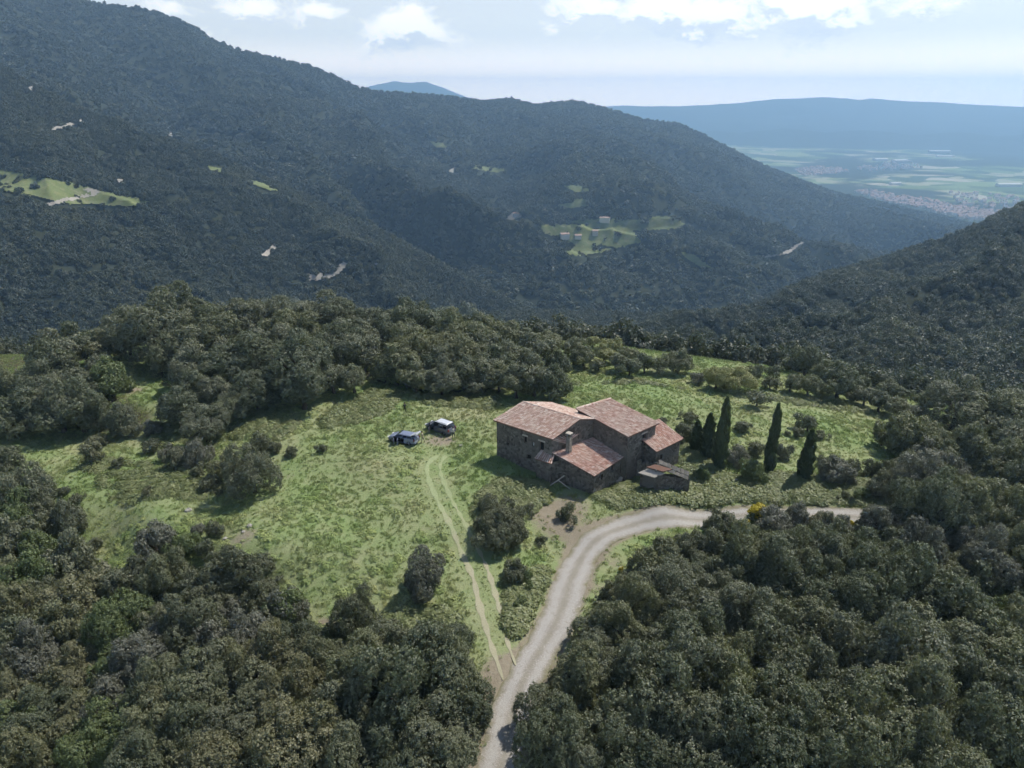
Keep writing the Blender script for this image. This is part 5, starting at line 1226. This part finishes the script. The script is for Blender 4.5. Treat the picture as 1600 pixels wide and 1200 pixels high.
# ------------------------------------------------------------------ grass, weeds, brambles
def tuft_mesh(seed, n=16, h=.32, spread=.26, w_=.035):
    rd_ = np.random.default_rng(seed); V = []; f = []
    for i in range(n):
        a = rd_.random() * 6.283; r_ = spread * math.sqrt(rd_.random()); x, y = r_ * math.cos(a), r_ * math.sin(a); hh = h * (.5 + .7 * rd_.random()); b = rd_.random() * 6.283; ln = rd_.normal(0, .12, 2); i0 = len(V)
        V += [(x - w_ * math.cos(b), y - w_ * math.sin(b), -.02), (x + w_ * math.cos(b), y + w_ * math.sin(b), -.02), (x + ln[0] + w_ * .3, y + ln[1], hh), (x + ln[0] - w_ * .3, y + ln[1], hh)]
        f.append((i0, i0 + 1, i0 + 2, i0 + 3))
    me = mesh_np('grass_tuft', V, np.array(f)); me.materials.append(M['grass']); return me
def clump_mesh(seed, n, matl, size, name='weed_clump'):
    rd_ = np.random.default_rng(seed); d = rd_.normal(0, 1, (n, 3)); d[:, 2] = np.abs(d[:, 2]); d /= np.linalg.norm(d, axis=1, keepdims=True)
    lump = 1 + .3 * np.sin(d[:, 0] * 5 + seed) * np.cos(d[:, 1] * 4); P = d * (lump * (.7 + .3 * rd_.random(n)))[:, None]; P[:, 2] *= .55
    V, f = leaf_cloud(P, d + np.array([0, 0, .6]), np.full(n, size), rd_, 1.4, .45); me = mesh_np(name, V, f); me.materials.append(matl); return me
TUFTS = [tuft_mesh(s) for s in range(5)]
WEEDS = [clump_mesh(s, 90, M['grass'], .26) for s in range(4)]
BRAM = [clump_mesh(20 + s, 300, M['bramble'], .17, 'bramble_clump') for s in range(4)]
HOUSE_POLY = [xy(A0), xy(E0), xy(DE0), xy(DE2), xy(C1), xy(C0), xy(CT0), xy(B1), xy(AB1), xy(AB0)]
SHED_POLY = [xy(S0), xy(S1), xy(S2), xy(S3)]
def meadow_points(n, road_clear, rut_clear, woods=True):
    X = rng.uniform(-112, 88, n); Y = rng.uniform(30, 139, n); Z = ground_base(X, Y); P = np.stack([X, Y, Z], -1); u, v = project(P)
    k = (u > -60) & (u < 1660) & (v < 1240); P = P[k]; u = u[k]; v = v[k]
    lim_ = 138 - .36 * np.maximum(P[:, 0] - 15, 0); k = P[:, 1] < lim_
    k &= dist_path(P[:, 0], P[:, 1], ROAD, 3) > road_clear
    for rt in (RUT_L, RUT_R): k &= dist_path(P[:, 0], P[:, 1], rt, 3) > rut_clear
    k &= ~in_poly(P[:, 0], P[:, 1], HOUSE_POLY) & ~in_poly(P[:, 0], P[:, 1], SHED_POLY)
    if woods:
        for poly in WOODS_PX[:2]: k &= ~in_poly(u, v, poly)
    k &= rng.random(len(P)) > np.clip(bare_at(P[:, 0], P[:, 1]) * .95, 0, .93)
    return P[k]
P = meadow_points(95000, 1.75, .36); n = len(P)
hN = fbm(P[:, 0] / 7, P[:, 1] / 7, 4, 2); s = (.25 + .85 * hN) * (.7 + .6 * rng.random(n)) * np.where(np.minimum(dist_path(P[:, 0], P[:, 1], RUT_L, 3), dist_path(P[:, 0], P[:, 1], RUT_R, 3)) < 1.1, .5, 1.0)
rot = np.zeros((n, 3)); rot[:, 2] = rng.random(n) * 6.283
gn_scatter('meadow_grass', P, rot, np.stack([s * 1.2, s * 1.2, s], -1), rng.integers(0, 5, n), TUFTS, label='rough grass covering the meadow around the farmhouse', category='grass')
P = meadow_points(24000, 2.4, 1.3); dn_ = fbm(P[:, 0] / 11 + 4, P[:, 1] / 11, 4, 1); P = P[(dn_ > .50) & (rng.random(len(P)) < np.clip((dn_ - .46) * 6, 0, 1))]; n = len(P)
s = .22 + .38 * rng.random(n) ** 2; rot = np.zeros((n, 3)); rot[:, 2] = rng.random(n) * 6.283
gn_scatter('meadow_weeds', P, rot, np.stack([s * 1.3, s * 1.3, s * 1.1], -1), rng.integers(0, 4, n), WEEDS, label='low leafy weeds in patches across the meadow', category='weeds')
BRPX = [[(925, 775), (1000, 748), (1080, 750), (1140, 762), (1260, 768), (1390, 782), (1400, 800), (1180, 798), (1050, 800), (960, 790)], [(1070, 690), (1110, 700), (1130, 740), (1180, 750), (1180, 770), (1080, 765), (1065, 730)], [(785, 750), (850, 752), (860, 775), (830, 800), (760, 830), (740, 790), (760, 760)],
        [(520, 640), (580, 610), (628, 612), (610, 640), (560, 660), (500, 668)], [(800, 900), (850, 890), (860, 930), (830, 1010), (810, 1010), (790, 960)], [(640, 618), (780, 622), (780, 640), (680, 632)], [(240, 690), (330, 690), (440, 690), (470, 660), (420, 640), (260, 650)], [(120, 720), (330, 730), (330, 780), (180, 790)], [(600, 960), (690, 950), (740, 1000), (620, 1000)], [(430, 960), (540, 1000), (420, 1000)], [(870, 600), (1000, 600), (1100, 610), (1350, 640), (1380, 655), (1200, 625), (1000, 595)], [(1190, 740), (1350, 745), (1400, 790), (1200, 770)]]
BRN = [1500, 700, 420, 420, 420, 160, 420, 260, 200, 120, 160, 500]
PP = []
for poly, k_ in zip(BRPX, BRN):
    wp = [hit_ground(*q)[:2] for q in poly]; ax_ = [q[0] for q in wp]; ay_ = [q[1] for q in wp]
    X = rng.uniform(min(ax_), max(ax_), k_ * 4); Y = rng.uniform(min(ay_), max(ay_), k_ * 4); m_ = in_poly(X, Y, wp) & (dist_path(X, Y, ROAD, 3) > 2.9) & ~in_poly(X, Y, HOUSE_POLY) & ~in_poly(X, Y, SHED_POLY)
    X, Y = X[m_][:k_], Y[m_][:k_]; PP.append(np.stack([X, Y, ground_base(X, Y)], -1))
P = np.concatenate(PP); n = len(P); s = (.35 + .6 * rng.random(n) ** 1.5) * (.6 + .8 * fbm(P[:, 0] / 3, P[:, 1] / 3, 3, 0)); rot = np.zeros((n, 3)); rot[:, 2] = rng.random(n) * 6.283
gn_scatter('bramble_thicket', P, rot, np.stack([s * 1.2, s * 1.2, s * 1.1], -1), rng.integers(0, 4, n), BRAM, label='pale green bramble thickets on the banks around the farmhouse', category='brambles')

# ------------------------------------------------------------------ haze
m = bpy.data.materials.new('haze'); m.use_nodes = True; t = NT(m.node_tree); t.n.clear()
o_ = t.add('ShaderNodeOutputMaterial'); pv = t.add('ShaderNodeVolumePrincipled')
pv.inputs['Color'].default_value = (.44, .70, 1.0, 1.0); pv.inputs['Density'].default_value = 2.1e-4; pv.inputs['Anisotropy'].default_value = .38
t.l.new(pv.outputs[0], o_.inputs['Volume'])
TOP = 266.0; BOT = PLAIN_Z - 60
mb = MB(); mb.box((0, 0, (BOT + TOP) / 2), (18000, 18000, TOP - BOT)); hz = mb.build('haze', m, kind='stuff')

# ------------------------------------------------------------------ undergrowth in the woods
UND = [clump_mesh(60 + s, 420, M['shrub'], .13, 'undergrowth_clump') for s in range(4)]
PP = []
for poly, k_ in zip(WOODS_PX, (1900, 1900, 700, 600, 500)):
    us_ = [q[0] for q in poly]; vs_ = [q[1] for q in poly]; c_ = 0
    wp = np.array([hit_ground(min(max(q[0], -250), 1850), q[1])[:2] for q in poly]); X = rng.uniform(wp[:, 0].min(), wp[:, 0].max(), k_ * 3); Y = rng.uniform(wp[:, 1].min(), wp[:, 1].max(), k_ * 3)
    m_ = in_poly(X, Y, [tuple(q) for q in wp]) & (dist_path(X, Y, ROAD, 3) > 3.4); X, Y = X[m_][:k_], Y[m_][:k_]; PP.append(np.stack([X, Y, ground_base(X, Y)], -1))
P = np.concatenate(PP); n = len(P); s = .5 + 1.0 * rng.random(n) ** 1.6; rot = np.zeros((n, 3)); rot[:, 2] = rng.random(n) * 6.283
gn_scatter('woodland_undergrowth', P, rot, np.stack([s * 1.2, s * 1.2, s * 1.35], -1), rng.integers(0, 4, n), UND, label='low scrub filling the gaps between the oaks', category='undergrowth')
